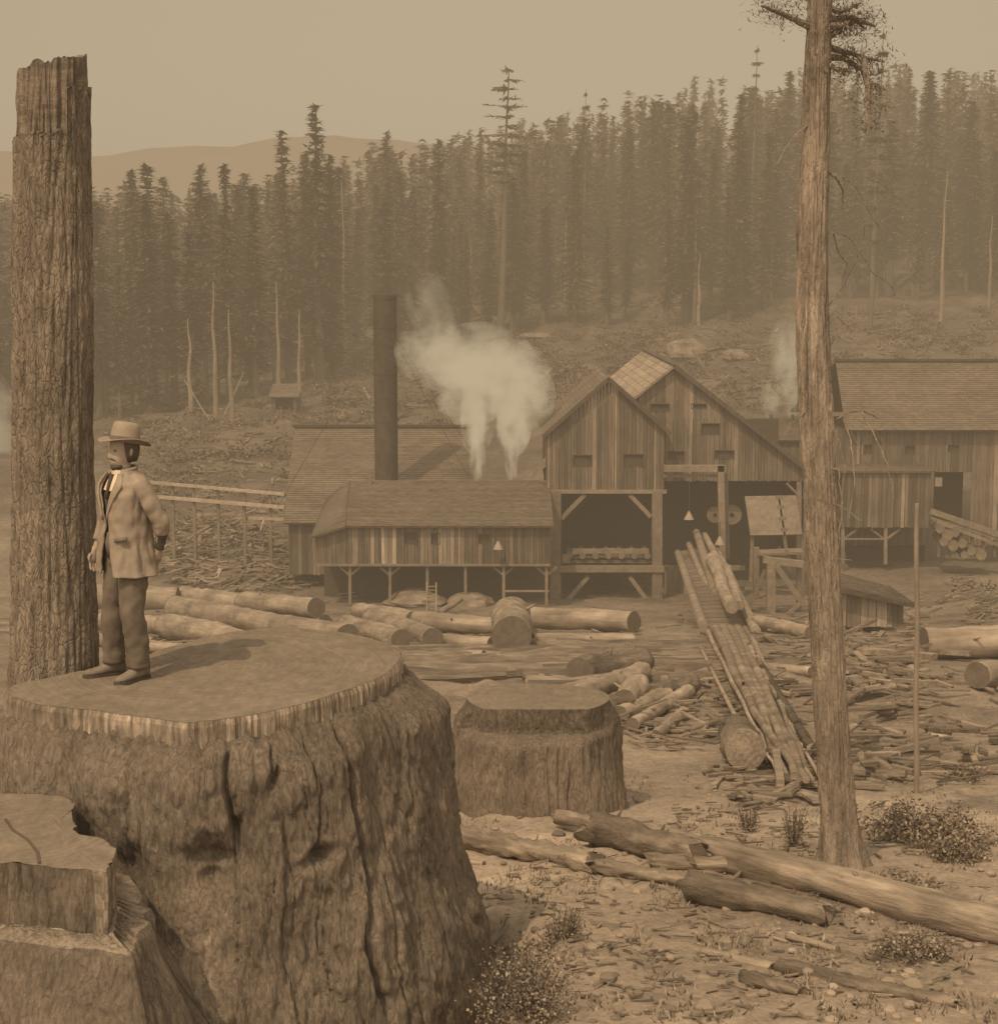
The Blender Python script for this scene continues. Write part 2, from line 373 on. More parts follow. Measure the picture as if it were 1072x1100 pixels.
for (a,b,lb) in [((760,905,3.0),(795,918,2.5),'small stub leaning on top of the long fallen trunk'),
                 ((782,950,2.5),(800,932,2.0),'upright broken stick beside the charred log'),
                 ((880,968,2.5),(896,975,2.5),'tiny branch piece at the end of the charred log')]:
    glog(a,b,lb,name='broken_stick',cat='stick',mats=[M_grey,M_cutd],lift=2)

# ---------------------------------------------------------------- giant stump
ZT=-2.85
def big_stump():
    outl=[(6,744),(40,757),(100,763),(160,771),(200,777),(260,770),(310,760),(360,745),(400,731),(424,715),(430,702),(410,690),(370,680),(300,674),(245,680),(200,691),(160,704),(100,719),(50,729),(15,736)]
    pts=[PZ(x,y,ZT) for x,y in outl]
    c=Vector((-2.08,12.22,ZT))
    pol=sorted([(math.atan2(p.y-c.y,p.x-c.x),(Vector((p.x,p.y))-Vector((c.x,c.y))).length) for p in pts])
    pol=[(pol[-1][0]-2*math.pi,pol[-1][1])]+pol+[(pol[0][0]+2*math.pi,pol[0][1])]
    def r0(a):
        while a>math.pi: a-=2*math.pi
        while a<-math.pi: a+=2*math.pi
        return interp(pol,a)
    def ang(px,py=850,rr=1.75):
        # direction of the front surface seen at px
        r=ray(px,py); best=None
        for i in range(900,1260):
            Y=i/100; x=r[0]/r[1]*Y
            if (x-c.x)**2+(Y-c.y)**2<=rr*rr: return math.atan2(Y-c.y,x-c.x)
        return 0
    def zof(py,d=10.6): return (py-HZ)/F*d-2.85    # depth below the top
    cracks=[(392,.024,.20,.0,2.2),(250,.020,.09,.1,.9),(345,.010,.05,.05,1.1),(290,.012,.05,.1,.6),(418,.010,.05,1.2,2.6)]
    cr=[(ang(a),w,dp,z0,z1) for a,w,dp,z0,z1 in cracks]
    SB=sorted([ang(q) for q in (20,75,135,182,250,300,345,392,436)]); SB=SB+[SB[-1]+.35+.33*i for i in range(1,14) if SB[-1]+.35+.33*i<SB[0]+6.0]
    srnd=random.Random(5); SO=[[srnd.uniform(-.035,.035) for _ in range(8)] for _ in SB]
    def slab(a,h):
        a2=a+.05*N(h*1.7,a*2,21)+.012*N(h*9,a*3,2)
        while a2<SB[0]: a2+=2*math.pi
        i=0
        while i+1<len(SB) and a2>=SB[i+1]: i+=1
        hh=h/.95+.35*N(a*6,i*3.3,4)+i*.37; j=int(hh); f=hh-j
        o0=SO[i][j%8]; o1=SO[i][(j+1)%8]; v=o0+(o1-o0)*sm(.6,1.0,f)
        d0=a2-SB[i]; d1=(SB[i+1] if i+1<len(SB) else SB[0]+2*math.pi)-a2; e=min(d0,d1)*1.75
        return v-.022*math.exp(-(e/.011)**2)*sm(-.3,.25,N(a*3,h*1.6,61))
    holes=[(ang(225,930),.92,.17,.16,.24),(ang(255,900),.72,.05,.20,.12),(ang(298,835),.42,.035,.09,.10),(ang(342,945),.97,.09,.05,.14),(ang(140,930),.95,.10,.12,.14),(ang(60,820),.40,.05,.14,.08)]
    def rad(a,h):
        b=r0(a)
        if h<.12: return b+ .012*N(a*30,h*9)
        if h<.20: b+=.10*sm(.12,.2,h)
        else: b+=.10
        b+=.19*sm(.13,.42,h)*(.5+.5*math.cos(a+.1)) + .06*sm(.2,1.0,h) + .25*sm(.6,2.6,h)*(1+.15*max(0,math.cos(a)))
        g=sm(.12,.45,h)
        b+=g*(.015*math.sin(a*7+1.0+.8*N(h,0))+.008*math.sin(a*13+.4+N(h*1.3,4)*1.5))
        b+=.16*sm(1.0,2.6,h)*max(0,math.sin(a*5+2.2))*(1-max(0,math.cos(a)))
        X,Y=math.cos(a)*1.7,math.sin(a)*1.7
        b+=g*(.09*N(X*1.3,Y*1.3,h*.9)+.025*N(X*3.2,Y*3.2,h*1.8+5)+.010*N(X*6,Y*6,h*5)+.012*N(X*14,Y*14,h*10)+.007*N(X*38,Y*38,h*30))
        b+=g*slab(a,h)
        vs_=N(X*2.1+9,Y*2.1,h*.5); b+=g*.02*(1 if vs_>.05 else -.2*0)*sm(.05,.09,vs_)
        rg=abs(N(X*2.6,Y*2.6,h*.5+30)); b-=g*.014*max(0,1-rg*22)
        q1=N(X*4.5+.3*N(X*9,h*5),Y*4.5,h*1.1+12); b-=g*.026*max(0,1-abs(q1)*11)*sm(-.2,.3,N(X*1.7,Y*1.7,h*1.3+40)); q2=N(X*9,Y*9,h*3.2+70); b+=g*.016*(sm(.02,.07,q2)-.5)+g*.010*(sm(.0,.05,N(X*17,Y*17,h*7+90))-.5)
        for (ca,w,dp,z0,z1) in cr:
            if z0<h<z1:
                e=(a-ca+.05*N(h*2.2,ca*9)+.015*N(h*9,ca))*1.7/w
                if abs(e)<3: b-=dp*math.exp(-e*e)*sm(z0,z0+.15,h)*(1-sm(z1-.2,z1,h))
        for (ha,hh,wa,wh,dp) in holes:
            e=((a-ha+.05*N(h*5,ha))*1.7/wa)**2+((h-hh+.05*N(a*9,3))/wh)**2
            if e<8: b-=dp*math.exp(-e)*(1+.5*N(a*14,h*8,6))
        return b
    NA=900; hs=[0,.04,.08,.115,.125,.14,.16,.18,.2,.23,.26]
    h=.26
    while h<3.3: h+=.02; hs.append(h)
    e=empty('giant_stump',(c.x,c.y,H(c.x,c.y)),'enormous sawn tree stump the man is standing on, filling the left foreground','stump')
    mb=MB(); rings=[]
    for hh in hs:
        row=[]
        for k in range(NA):
            a=-math.pi+2*math.pi*k/NA
            r=rad(a,hh); jz=0
            if .1<hh<.2: jz=.07*N(a*22,0,7)+.03*N(a*60,2,7)
            row.append((c.x+r*math.cos(a),c.y+r*math.sin(a),ZT-hh+jz))
        rings.append(row)
    def split(lo,hi): return rings[lo:hi]
    PT=[(ang(205),1.62,.16,.30,.75),(ang(232),1.35,.10,.14,.4),(ang(410),1.0,.22,.5,.14),(ang(150),1.15,.2,.25,-.2),(ang(290),.5,.3,.4,.10),(ang(85),.5,.2,.3,-.12)]
    def tfb(i,k):
        a=-math.pi+2*math.pi*k/NA; h=hs[min(i+4,len(hs)-1)]; t=1+.15*N(a*5,h*2,8)
        for pa,ph,wa,wh,am in PT: t+=am*math.exp(-((a-pa+.06*N(h*6,a*5))*1.7/wa)**2-((h-ph+.08*N(a*12,h*3))/wh)**2)*(1+.7*N(a*40,h*14))
        return t
    mb.rings(rings[4:],tf=tfb); child(mb,'bark',M_bark,e,smooth=True)
    mb=MB(); 
    # pale splintered band under the saw cut
    band=[]
    for i,hh in enumerate((0,.03,.06,.09,.12,.15)):
        row=[]
        for k in range(NA):
            a=-math.pi+2*math.pi*k/NA; q=rings[0][k]; rr=r0(a)+.012*N(a*30,hh*9)+.02*N(a*70,hh*2)+(.012 if i else 0)
            drop=hh*(1.18+.38*N(a*14,1,2)+.16*N(a*45,3,2)) if i else 0
            row.append((c.x+rr*math.cos(a),c.y+rr*math.sin(a),ZT-drop+(.0)))
        band.append(row)
    mb.rings(band,tf=lambda i,k:.75+.5*abs(N(k*.13,i*.1,3))+.5*N(k*.35,0,9)); child(mb,'sapwood_band',M_sap,e)
    mb=MB(); rr=[]
    for j in range(26):
        s=1-j/25*.985; rr.append([(c.x+(q[0]-c.x)*s,c.y+(q[1]-c.y)*s,ZT+.002+.012*N(q[0]*s*2,q[1]*s*2)*(j>0)) for q in band[0]])
    mb.rings(rr,cap1=True); child(mb,'sawn_top',M_cut,e,smooth=True)
    return e,c
BIG,BC=big_stump()

def notched_stump():
    z=-3.36
    outl=[(-90,925),(0,926),(40,929),(85,934),(112,938),(122,926),(124,912),(108,902),(90,899),(80,892),(77,876),(78,862),(60,855),(40,853),(0,853),(-90,856)]
    o=[PZ(x,y,z) for x,y in outl]
    # densify
    dn=[]
    for i in range(len(o)):
        a,b=o[i],o[(i+1)%len(o)]
        for k in range(8): 
            p=a.lerp(b,k/8); dn.append(Vector((p.x+.05*N(p.x*5,p.y*5)+.016*N(p.x*25,p.y*25),p.y+.03*N(p.x*6,p.y*6,5)+.012*N(p.x*25,p.y*25,5),z+.012*N(p.x*8,p.y*8,3))))
    cx=sum(p.x for p in dn)/len(dn); cy=sum(p.y for p in dn)/len(dn)
    e=empty('notched_stump',(cx,cy,H(cx,cy)),'small cut stump with a stepped front in the lower left corner','stump')
    mb=MB(); mb.rings([dn,[Vector((cx+(p.x-cx)*.5,cy+(p.y-cy)*.5,z+.01*N(p.x*3,p.y*3)+.004)) for p in dn]],cap1=True); child(mb,'sawn_top',M_cut,e)
    mb=MB(); rs=[]
    for h in [0,.03,.07,.12,.17,.22,.27,.32,.36]:
        rs.append([Vector((p.x+.03*h+.02*N(p.x*10,p.y*10,h*3),p.y-.10*h+.025*N(p.x*14,p.y*3,h*2),z-h)) for p in dn])
    mb.rings(rs,tf=lambda i,k:.85+.4*N(k*.5,i*.2,4)+(.8*max(0,.6+N(k*.8,i*.9,5)) if 28<=k<=48 else 0)); child(mb,'hewn_face',M_sap if False else M_bark,e)
    mb=MB(); rs=[]
    for j in range(34):
        h=.36+j*.045
        o_=.04+.16*sm(.36,.42,h)+.35*sm(.4,1.8,h)
        row=[]
        for p in dn:
            d=Vector((p.x-cx,p.y-cy,0)); L=d.length; d/=L
            r=L+o_*(1+.9*max(0,d.x))+.14*N(p.x*2,p.y*2,h*1.6)+.05*N(p.x*5,p.y*5,h*3)+.012*N(p.x*20,p.y*20,h*10)
            row.append(Vector((cx+d.x*r,cy+d.y*r,z-h)))
        rs.append(row)
    mb.rings([rs[0]]+rs,tf=lambda i,k:1.9 if i<2 else 1); 
    child(mb,'bark',M_bark,e,smooth=True)
    mb=MB(); mb.rings([[Vector((cx+(p.x-cx)*.9,cy+(p.y-cy)*.9,z-.355)) for p in dn],rs[0]],t=1.1); child(mb,'ledge',M_sap,e)
    # the long check crack across the top
    mb=MB(); cpx=[(6,880),(14,892),(30,902),(40,915),(42,927)]
    cp=[PZ(x,y,z+.008) for x,y in cpx]
    for a,b in zip(cp,cp[1:]): mb.beam(a,b,.016,.006)
    child(mb,'drying_crack',M_dark,e)
notched_stump()

# ---------------------------------------------------------------- second stump
def stump2():
    g=G(578,880); Y=20.6
    zt=P(570,770,Y-.9).z
    c=Vector(((578-CX)/F*Y,Y,zt)); gz=H(c.x,c.y)
    e=empty('square_topped_stump',(c.x,c.y,gz),'broad bark covered stump with flat sawn top and undercut front, mid distance','stump')
    NA=420; w=1.0; mb=MB(); rings=[]; hh=0; hs=[0,.02]
    tot=zt-gz+.35
    h=.02
    while h<tot: h+=.035; hs.append(h)
    def rr(a,h):
        X,Yy=math.cos(a),math.sin(a); fr=max(0,-Yy)
        b=.90+.03*math.sin(a*3+.5)
        if fr>.35: b=min(b,.60/fr+.02)            # flat hewn front
        full=1.0+.06*math.sin(a*2+1)+.05*N(X*2,Yy*2)
        if fr<=.35: s0=sm(.02,.30,h)
        else: s0=sm(.27+.04*N(X*5,0),.40,h)
        b=b+(full-b)*s0+ .12*sm(.3,tot,h)+.10*sm(tot-.45,tot,h)
        b+=sm(.3,.45,h)*(.06*N(X*2,Yy*2,h*1.2)+.04*N(X*5,Yy*5,h*2)+.025*N(X*12,Yy*12,h*4)+.012*N(X*26,Yy*26,h*10))
        b-=sm(.3,.5,h)*.04*max(0,1-abs(N(X*6,Yy*6,h*.7+3))*7)
        return b
    for h in hs: rings.append([(c.x+rr(2*math.pi*k/NA,h)*math.cos(2*math.pi*k/NA),c.y+rr(2*math.pi*k/NA,h)*math.sin(2*math.pi*k/NA)*.9,zt-h+(.02*N(k*.1,0) if .2<h<.4 else 0)) for k in range(NA)])
    i0=9
    mb.rings(rings[i0:]); child(mb,'bark',M_bark,e,smooth=True)
    mb=MB(); mb.rings(rings[:i0+1],tf=lambda i,k:.72+.35*N(k*.3,i*.5)); child(mb,'hewn_face',M_bark,e)
    mb=MB(); mb.rings([rings[0],[(c.x+(q[0]-c.x)*.5,c.y+(q[1]-c.y)*.5,zt+.01) for q in rings[0]]],cap1=True); child(mb,'sawn_top',M_cut,e)
stump2()

# ---------------------------------------------------------------- standing trees near the camera
def left_tree():
    Y=12.62; e=None
    cpx=[(58,760),(58,700),(58,500),(57,300),(57,150),(57,60)]
    wid=[(760,50),(735,48),(650,45),(500,43),(300,42),(100,41),(50,40)]
    b=P(58,735,Y); gz=H(b.x,b.y)
    e=empty('dead_tree',(b.x,b.y,gz),'tall dead tree trunk with thick furrowed bark close beside the man','tree trunk')
    zs=[]; z=gz-.2; ztop=P(57,62,Y).z
    NA=220; rings=[]; snag=[]
    def row(z,top=False,shrink=0):
        py=CY+F*((-z*CT/Y - ST)/(CT- (-z/Y)*ST)) if False else None
        # pixel row for height z
        t=(z/Y); v=(t*CT+ST)/(CT-t*ST); py=CY-F*v
        cxp=interp([(60,57),(300,57),(735,58.5),(1100,59)],py); w=interp([(60,40),(300,42),(500,43),(650,45),(735,48),(800,52),(1100,70)],py)
        dd=Y*CT-z*ST; cx=(cxp-CX)/F*dd; r=w/F*dd
        o=[]
        for k in range(NA):
            a=2*math.pi*k/NA; X,S=math.cos(a),math.sin(a)
            rr=r*(1+.03*N(X*1.5,S*1.5,z*.8)) + .014*N(X*9,S*9,z*4)+.014*N(X*6,S*6,z*1.2)-.016*max(0,1-abs(N(X*5,S*5,z*.9+8))*6)+.006*N(X*20,S*20,z*14)
            o.append([cx+(rr-shrink)*X,Y+(rr-shrink)*S,z])
        return o
    # bark ends lower; bare wood above
    z=gz-.2; zb=P(57,150,Y).z
    while z<zb: rings.append(row(z)); z+=.022
    def topz(k): 
        a=2*math.pi*k/NA
        return zb+.10*N(math.cos(a)*4,math.sin(a)*4,2)+ (.33 if (math.cos(a)>.55) else 0)
    for j in range(1,16):
        rw=row(zb+.03*j)
        for k in range(NA):
            if rw[k][2]>topz(k): rw[k][2]=topz(k)+.002*j
        rings.append(rw)
    rings.append([[q[0]*.9+.1*(57-CX)/F*Y,q[1]*.9+.1*Y,q[2]] for q in rings[-1]])
    mb=MB(); mb.rings(rings); child(mb,'bark',M_bark2,e,smooth=True)
    rings=[]; z=zb-.3
    while z<ztop+.1:
        rw=row(z,shrink=.028)
        for k in range(NA):
            a=2*math.pi*k/NA; tz=ztop-.03+.06*math.cos(a-.5)+.07*N(math.cos(a)*2,math.sin(a)*2,8)+.02*N(k*.3,0)
            if rw[k][2]>tz: rw[k][2]=tz
        rings.append(rw); z+=.04
    rings.append([[q[0]*.3+.7*(62-CX)/F*Y,q[1]*.3+.7*Y,q[2]-.1] for q in rings[-1]])
    mb=MB(); mb.rings(rings,cap1=True,tf=lambda i,k:.8+.4*N(k*.25,i*.05)); child(mb,'bare_wood',M_grey,e)
left_tree()

def twig(mb,pts,r0,r1,n=6):
    K=len(pts); mb.tube(pts,[r0+(r1-r0)*i/(K-1) for i in range(K)],n,True)
def curve_pts(px,Y0,Y1,sub=4,j=0.0):
    out=[];K=len(px)
    for i in range(K-1):
        for s in range(sub):
            t=(i+s/sub)/(K-1); a=px[i];b=px[i+1];u=s/sub
            out.append(P(a[0]+(b[0]-a[0])*u+U(-j,j),a[1]+(b[1]-a[1])*u+U(-j,j),Y0+(Y1-Y0)*t))
    out.append(P(px[-1][0],px[-1][1],Y1)); return out
def right_tree():
    Y=17.0; b=G(905,928); Y=b.y
    cen=[(-60,884),(0,881),(20,880),(100,877),(250,873),(330,872),(450,877),(600,884),(720,890),(850,898),(930,906),(970,910)]
    wid=[(-60,11),(20,13),(100,14),(200,15.5),(330,17.5),(450,18),(600,18),(800,18.5),(880,20),(915,25),(945,32)]
    e=empty('ragged_pine',(b.x,b.y,b.z),'slim ragged pine with flaking bark and dead twigs standing at right','tree')
    NA=140; rings=[]; py=950.0
    while py>-60:
        c=P(interp(cen,py),py,Y); r=interp(wid,py)/F*Y; row=[]
        for k in range(NA):
            a=2*math.pi*k/NA; X,S=math.cos(a),math.sin(a)
            fl=sm(880,945,py)
            rr=r*(1+.05*N(X*1.5,S*1.5,c.z*.9)+fl*.22*math.sin(a*5+1))+.013*N(X*6,S*6,c.z*2.5)-.014*max(0,1-abs(N(X*5,S*5,c.z*1.1+4))*6)+.007*N(X*16,S*16,c.z*11)
            row.append((c.x+rr*X,c.y+rr*S,c.z))
        rings.append(row); py-=2.2
    mb=MB(); mb.rings(rings,tf=lambda i,k:1+.25*N(i*.02,k*.06)); child(mb,'trunk',M_bark3,e,smooth=True)
    # dead twigs
    TW=[([(885,180),(898,190),(905,205),(905,225)],.03,.012),([(905,190),(920,200),(932,225),(948,250)],.012,.006),
        ([(890,330),(910,300),(925,262),(930,240)],.012,.006),([(905,250),(915,258),(935,290),(960,310)],.010,.006),
        ([(930,190),(950,200),(975,222)],.010,.005),([(880,395),(896,365),(905,330)],.014,.007),
        ([(866,290),(866,340),(862,380),(858,420)],.02,.008),([(888,460),(905,445),(925,440),(945,450)],.02,.009),
        ([(905,446),(915,480),(918,520),(912,560)],.016,.007),([(925,441),(940,470),(955,505),(960,535)],.014,.006),
        ([(888,500),(900,505),(905,540),(900,590)],.014,.006),([(890,540),(905,545),(925,560)],.010,.006),
        ([(885,610),(900,600),(915,602)],.010,.006),([(868,440),(850,455),(842,470)],.012,.006),([(870,130),(850,150),(835,175)],.012,.005),
        ([(895,250),(900,270),(910,283),(905,300)],.014,.006),([(900,340),(915,355),(928,350)],.012,.006),([(912,460),(930,500),(925,560)],.010,.005),
        ([(900,470),(908,500),(903,545),(908,600)],.010,.005),([(918,450),(936,458),(952,480)],.008,.005)]
    for px,a,b2 in TW:
        mb=MB(); twig(mb,curve_pts(px,Y-.05,Y+U(-.5,.6),5,1.0),a*.55,b2*.45)
        child(mb,'dead_branch',M_bark3,e)
    # living boughs near the top
    for px in ([(872,30),(850,18),(835,12),(818,6)],[(880,10),(862,-10),(840,-25)],[(885,48),(905,55),(925,60),(950,66)],[(882,66),(900,74),(915,76)],[(885,8),(905,12),(925,2)],[(884,30),(900,26),(915,30)],[(880,-20),(905,-30),(930,-40)],[(887,40),(905,30),(920,22),(928,30)],[(887,60),(908,62),(926,75),(934,100)],[(925,60),(931,80),(932,110),(930,140)],[(888,20),(915,18),(940,28)]):
        mb=MB(); pts=curve_pts(px,Y,Y+U(-.5,.5),5,.8); twig(mb,pts,.035,.01); br=child(mb,'bough',M_bark3,e)
        mb=MB()
        for i,p in enumerate(pts):
            t=i/len(pts)
            if t<.22: continue
            for _ in range(42):
                q=p+Vector((random.gauss(0,.09),random.gauss(0,.12),random.gauss(0,.07)))
                d=Vector((random.gauss(0,1),random.gauss(0,1),random.gauss(.1,.5))).normalized(); s=d.cross(Vector((0,0,1))).normalized()*.006
                L=U(.04,.08); mb.tri(q-s,q+s,q+d*L,U(.6,1.3))
        child(mb,'needles',M_leafn,br)
right_tree()

# ---------------------------------------------------------------- poles
def pole(px,py0,py1,w,label,Y=None,lean=0):
    if Y is None: b=G(px,py1); Y=b.y
    else: b=P(px,py1,Y)
    t=P(px+lean,py0,Y); mb=MB(); r=w/2/F*Y
    b=Vector((b.x,b.y,H(b.x,b.y)-.3))
    mb.tube([b.lerp(t,i/10)+Vector((N(i*.4,px)*.02,0,0)) for i in range(11)],[r*(1.1-.25*i/10) for i in range(11)],8,True,wob=.08)
    return mb.build('pole',M_timb,origin=b,label=label,cat='pole')
pole(985,541,853,6,'thin pale pole standing in the foreground debris right of the pine')
pole(398,512,640,4,'thin pole standing in front of the long stilted shed')

# ---------------------------------------------------------------- buildings
def xw(px,Y): return (px-CX)/F*Y/.9905
def zw(py,Y): return P(CX,py,Y).z
def wall(parent,x0,x1,Y,top,bot,holes=(),bw=.30,m=None,name='wall',thick=.05,bright=.12,base=1.0,label=None,lum=None):
    """vertical boards on a frontal wall; holes = (x0,x1,z0,z1)"""
    mb=MB(); x=x0
    while x<x1-.01:
        w=min(U(.6,1.35)*bw,x1-x); t=base*U(.66,1.2)
        if R()<bright: t=base*U(1.4,1.95)
        if lum: t*=lum(x)
        segs=[(bot(x+w/2) if callable(bot) else bot,None)]
        y0=Y+U(-.04,.0); xa,xb=x+.008,x+w-.012; lean=U(-.018,.018)
        def col(za_l,za_r,zb_l,zb_r):
            mb.hexa([(xa+lean,y0,za_l),(xb+lean,y0,za_r),(xb+lean,y0+thick,za_r),(xa+lean,y0+thick,za_l),(xa,y0,zb_l),(xb,y0,zb_r),(xb,y0+thick,zb_r),(xa,y0+thick,zb_l)],t)
        b=segs[0][0]-U(0,.08); tl,tr=top(xa),top(xb)
        hs=sorted([h for h in holes if h[0]<x+w/2<h[1]],key=lambda h:h[2])
        cur=b
        for h in hs:
            if h[2]>cur: col(cur,cur,h[2],h[2])
            cur=h[3]
        if min(tl,tr)>cur: col(cur,cur,tl,tr)
        x+=w
    o=child(mb,name,m or M_board,parent,label=label)
    return o
def sidewall(parent,X,y0,y1,z0,z1,m=None,name='wall',bw=.3,z1b=None):
    mb=MB(); y=y0
    while y<y1:
        w=min(bw*U(.8,1.2),y1-y); t=U(.75,1.15); zt=z1+((z1b-z1)*(y-y0)/(y1-y0) if z1b is not None else 0)
        mb.box(X-.025,X+.025,y+.01,y+w-.01,z0,zt,t); y+=w
    child(mb,name,m or M_board,parent)
def roof(parent,a,b,c,d,m=None,name='roof',row=.28,cell=.35,thick=.10,label=None,vary=.12):
    """a,b = eave left/right, c,d = ridge right/left. shakes laid in courses"""
    a,b,c,d=map(Vector,(a,b,c,d)); mb=MB(); nrm=(b-a).cross(d-a).normalized()
    if nrm.z<0: nrm=-nrm
    n=max(3,int((d-a).length/row))
    mb.hexa([a-nrm*thick,b-nrm*thick,c-nrm*thick,d-nrm*thick,a,b,c,d],.8)
    for i in range(n):
        t0,t1=i/n,(i+1.15)/n; t1=min(t1,1)
        l0,l1=a.lerp(d,t0),a.lerp(d,t1); r0,r1=b.lerp(c,t0),b.lerp(c,t1)
        k=max(2,int((r0-l0).length/cell)); u=0; rt=U(.93,1.07)
        while u<1:
            w=U(.7,1.4)/k; u2=min(1,u+w); t=rt*U(1-vary,1+vary)
            e0=nrm*(.035+U(0,.012)); e1=nrm*.006; dn=(a-d).normalized()*U(-.01,.03)
            mb.quad(l0.lerp(r0,u)+e0+dn,l0.lerp(r0,u2)+e0+dn,l1.lerp(r1,u2)+e1,l1.lerp(r1,u)+e1,t)
            mb.quad(l0.lerp(r0,u)+dn,l0.lerp(r0,u2)+dn,l0.lerp(r0,u2)+e0+dn,l0.lerp(r0,u)+e0+dn,t*.6)
            u=u2
    return child(mb,name,m or M_roof,parent,label=label)
def part_box(parent,name,x0,x1,y0,y1,z0,z1,m,t=1):
    mb=MB(); mb.box(x0,x1,y0,y1,z0,z1,t); return child(mb,name,m,parent)
def part_beam(parent,name,p,q,w,h=None,m=None,t=1):
    mb=MB(); mb.beam(p,q,w,h or w,t); return child(mb,name,m or M_timb,parent)
def pxbeam(parent,name,a,b,Y,w,m=None,Y2=None,t=1,h=None):
    return part_beam(parent,name,P(a[0],a[1],Y),P(b[0],b[1],Y2 or Y),w*Y/F,(h or w)*Y/F,m,t)
def window(parent,px0,px1,py0,py1,Y,fr=True):
    """dark painted opening with a thin frame"""
    x0,x1,z1,z0=xw(px0,Y),xw(px1,Y),zw(py0,Y),zw(py1,Y)
    mb=MB(); w=.05
    for q in ((x0-w,x1+w,z1,z1+w),(x0-w,x1+w,z0-w,z0),(x0-w,x0,z0,z1),(x1,x1+w,z0,z1)): mb.box(q[0],q[1],Y-.055,Y+.06,q[2],q[3],.75)
    f=child(mb,'window',M_board,parent)
    mb=MB(); mb.box(x0,x1,Y+.12,Y+.14,z0,z1); child(mb,'shade_panel',M_dark,f)  # dark panel behind the frame, its colour standing in for shade inside
    return (x0,x1,z0,z1)
def hole(px0,px1,py0,py1,Y): return (xw(px0,Y),xw(px1,Y),zw(py1,Y),zw(py0,Y))

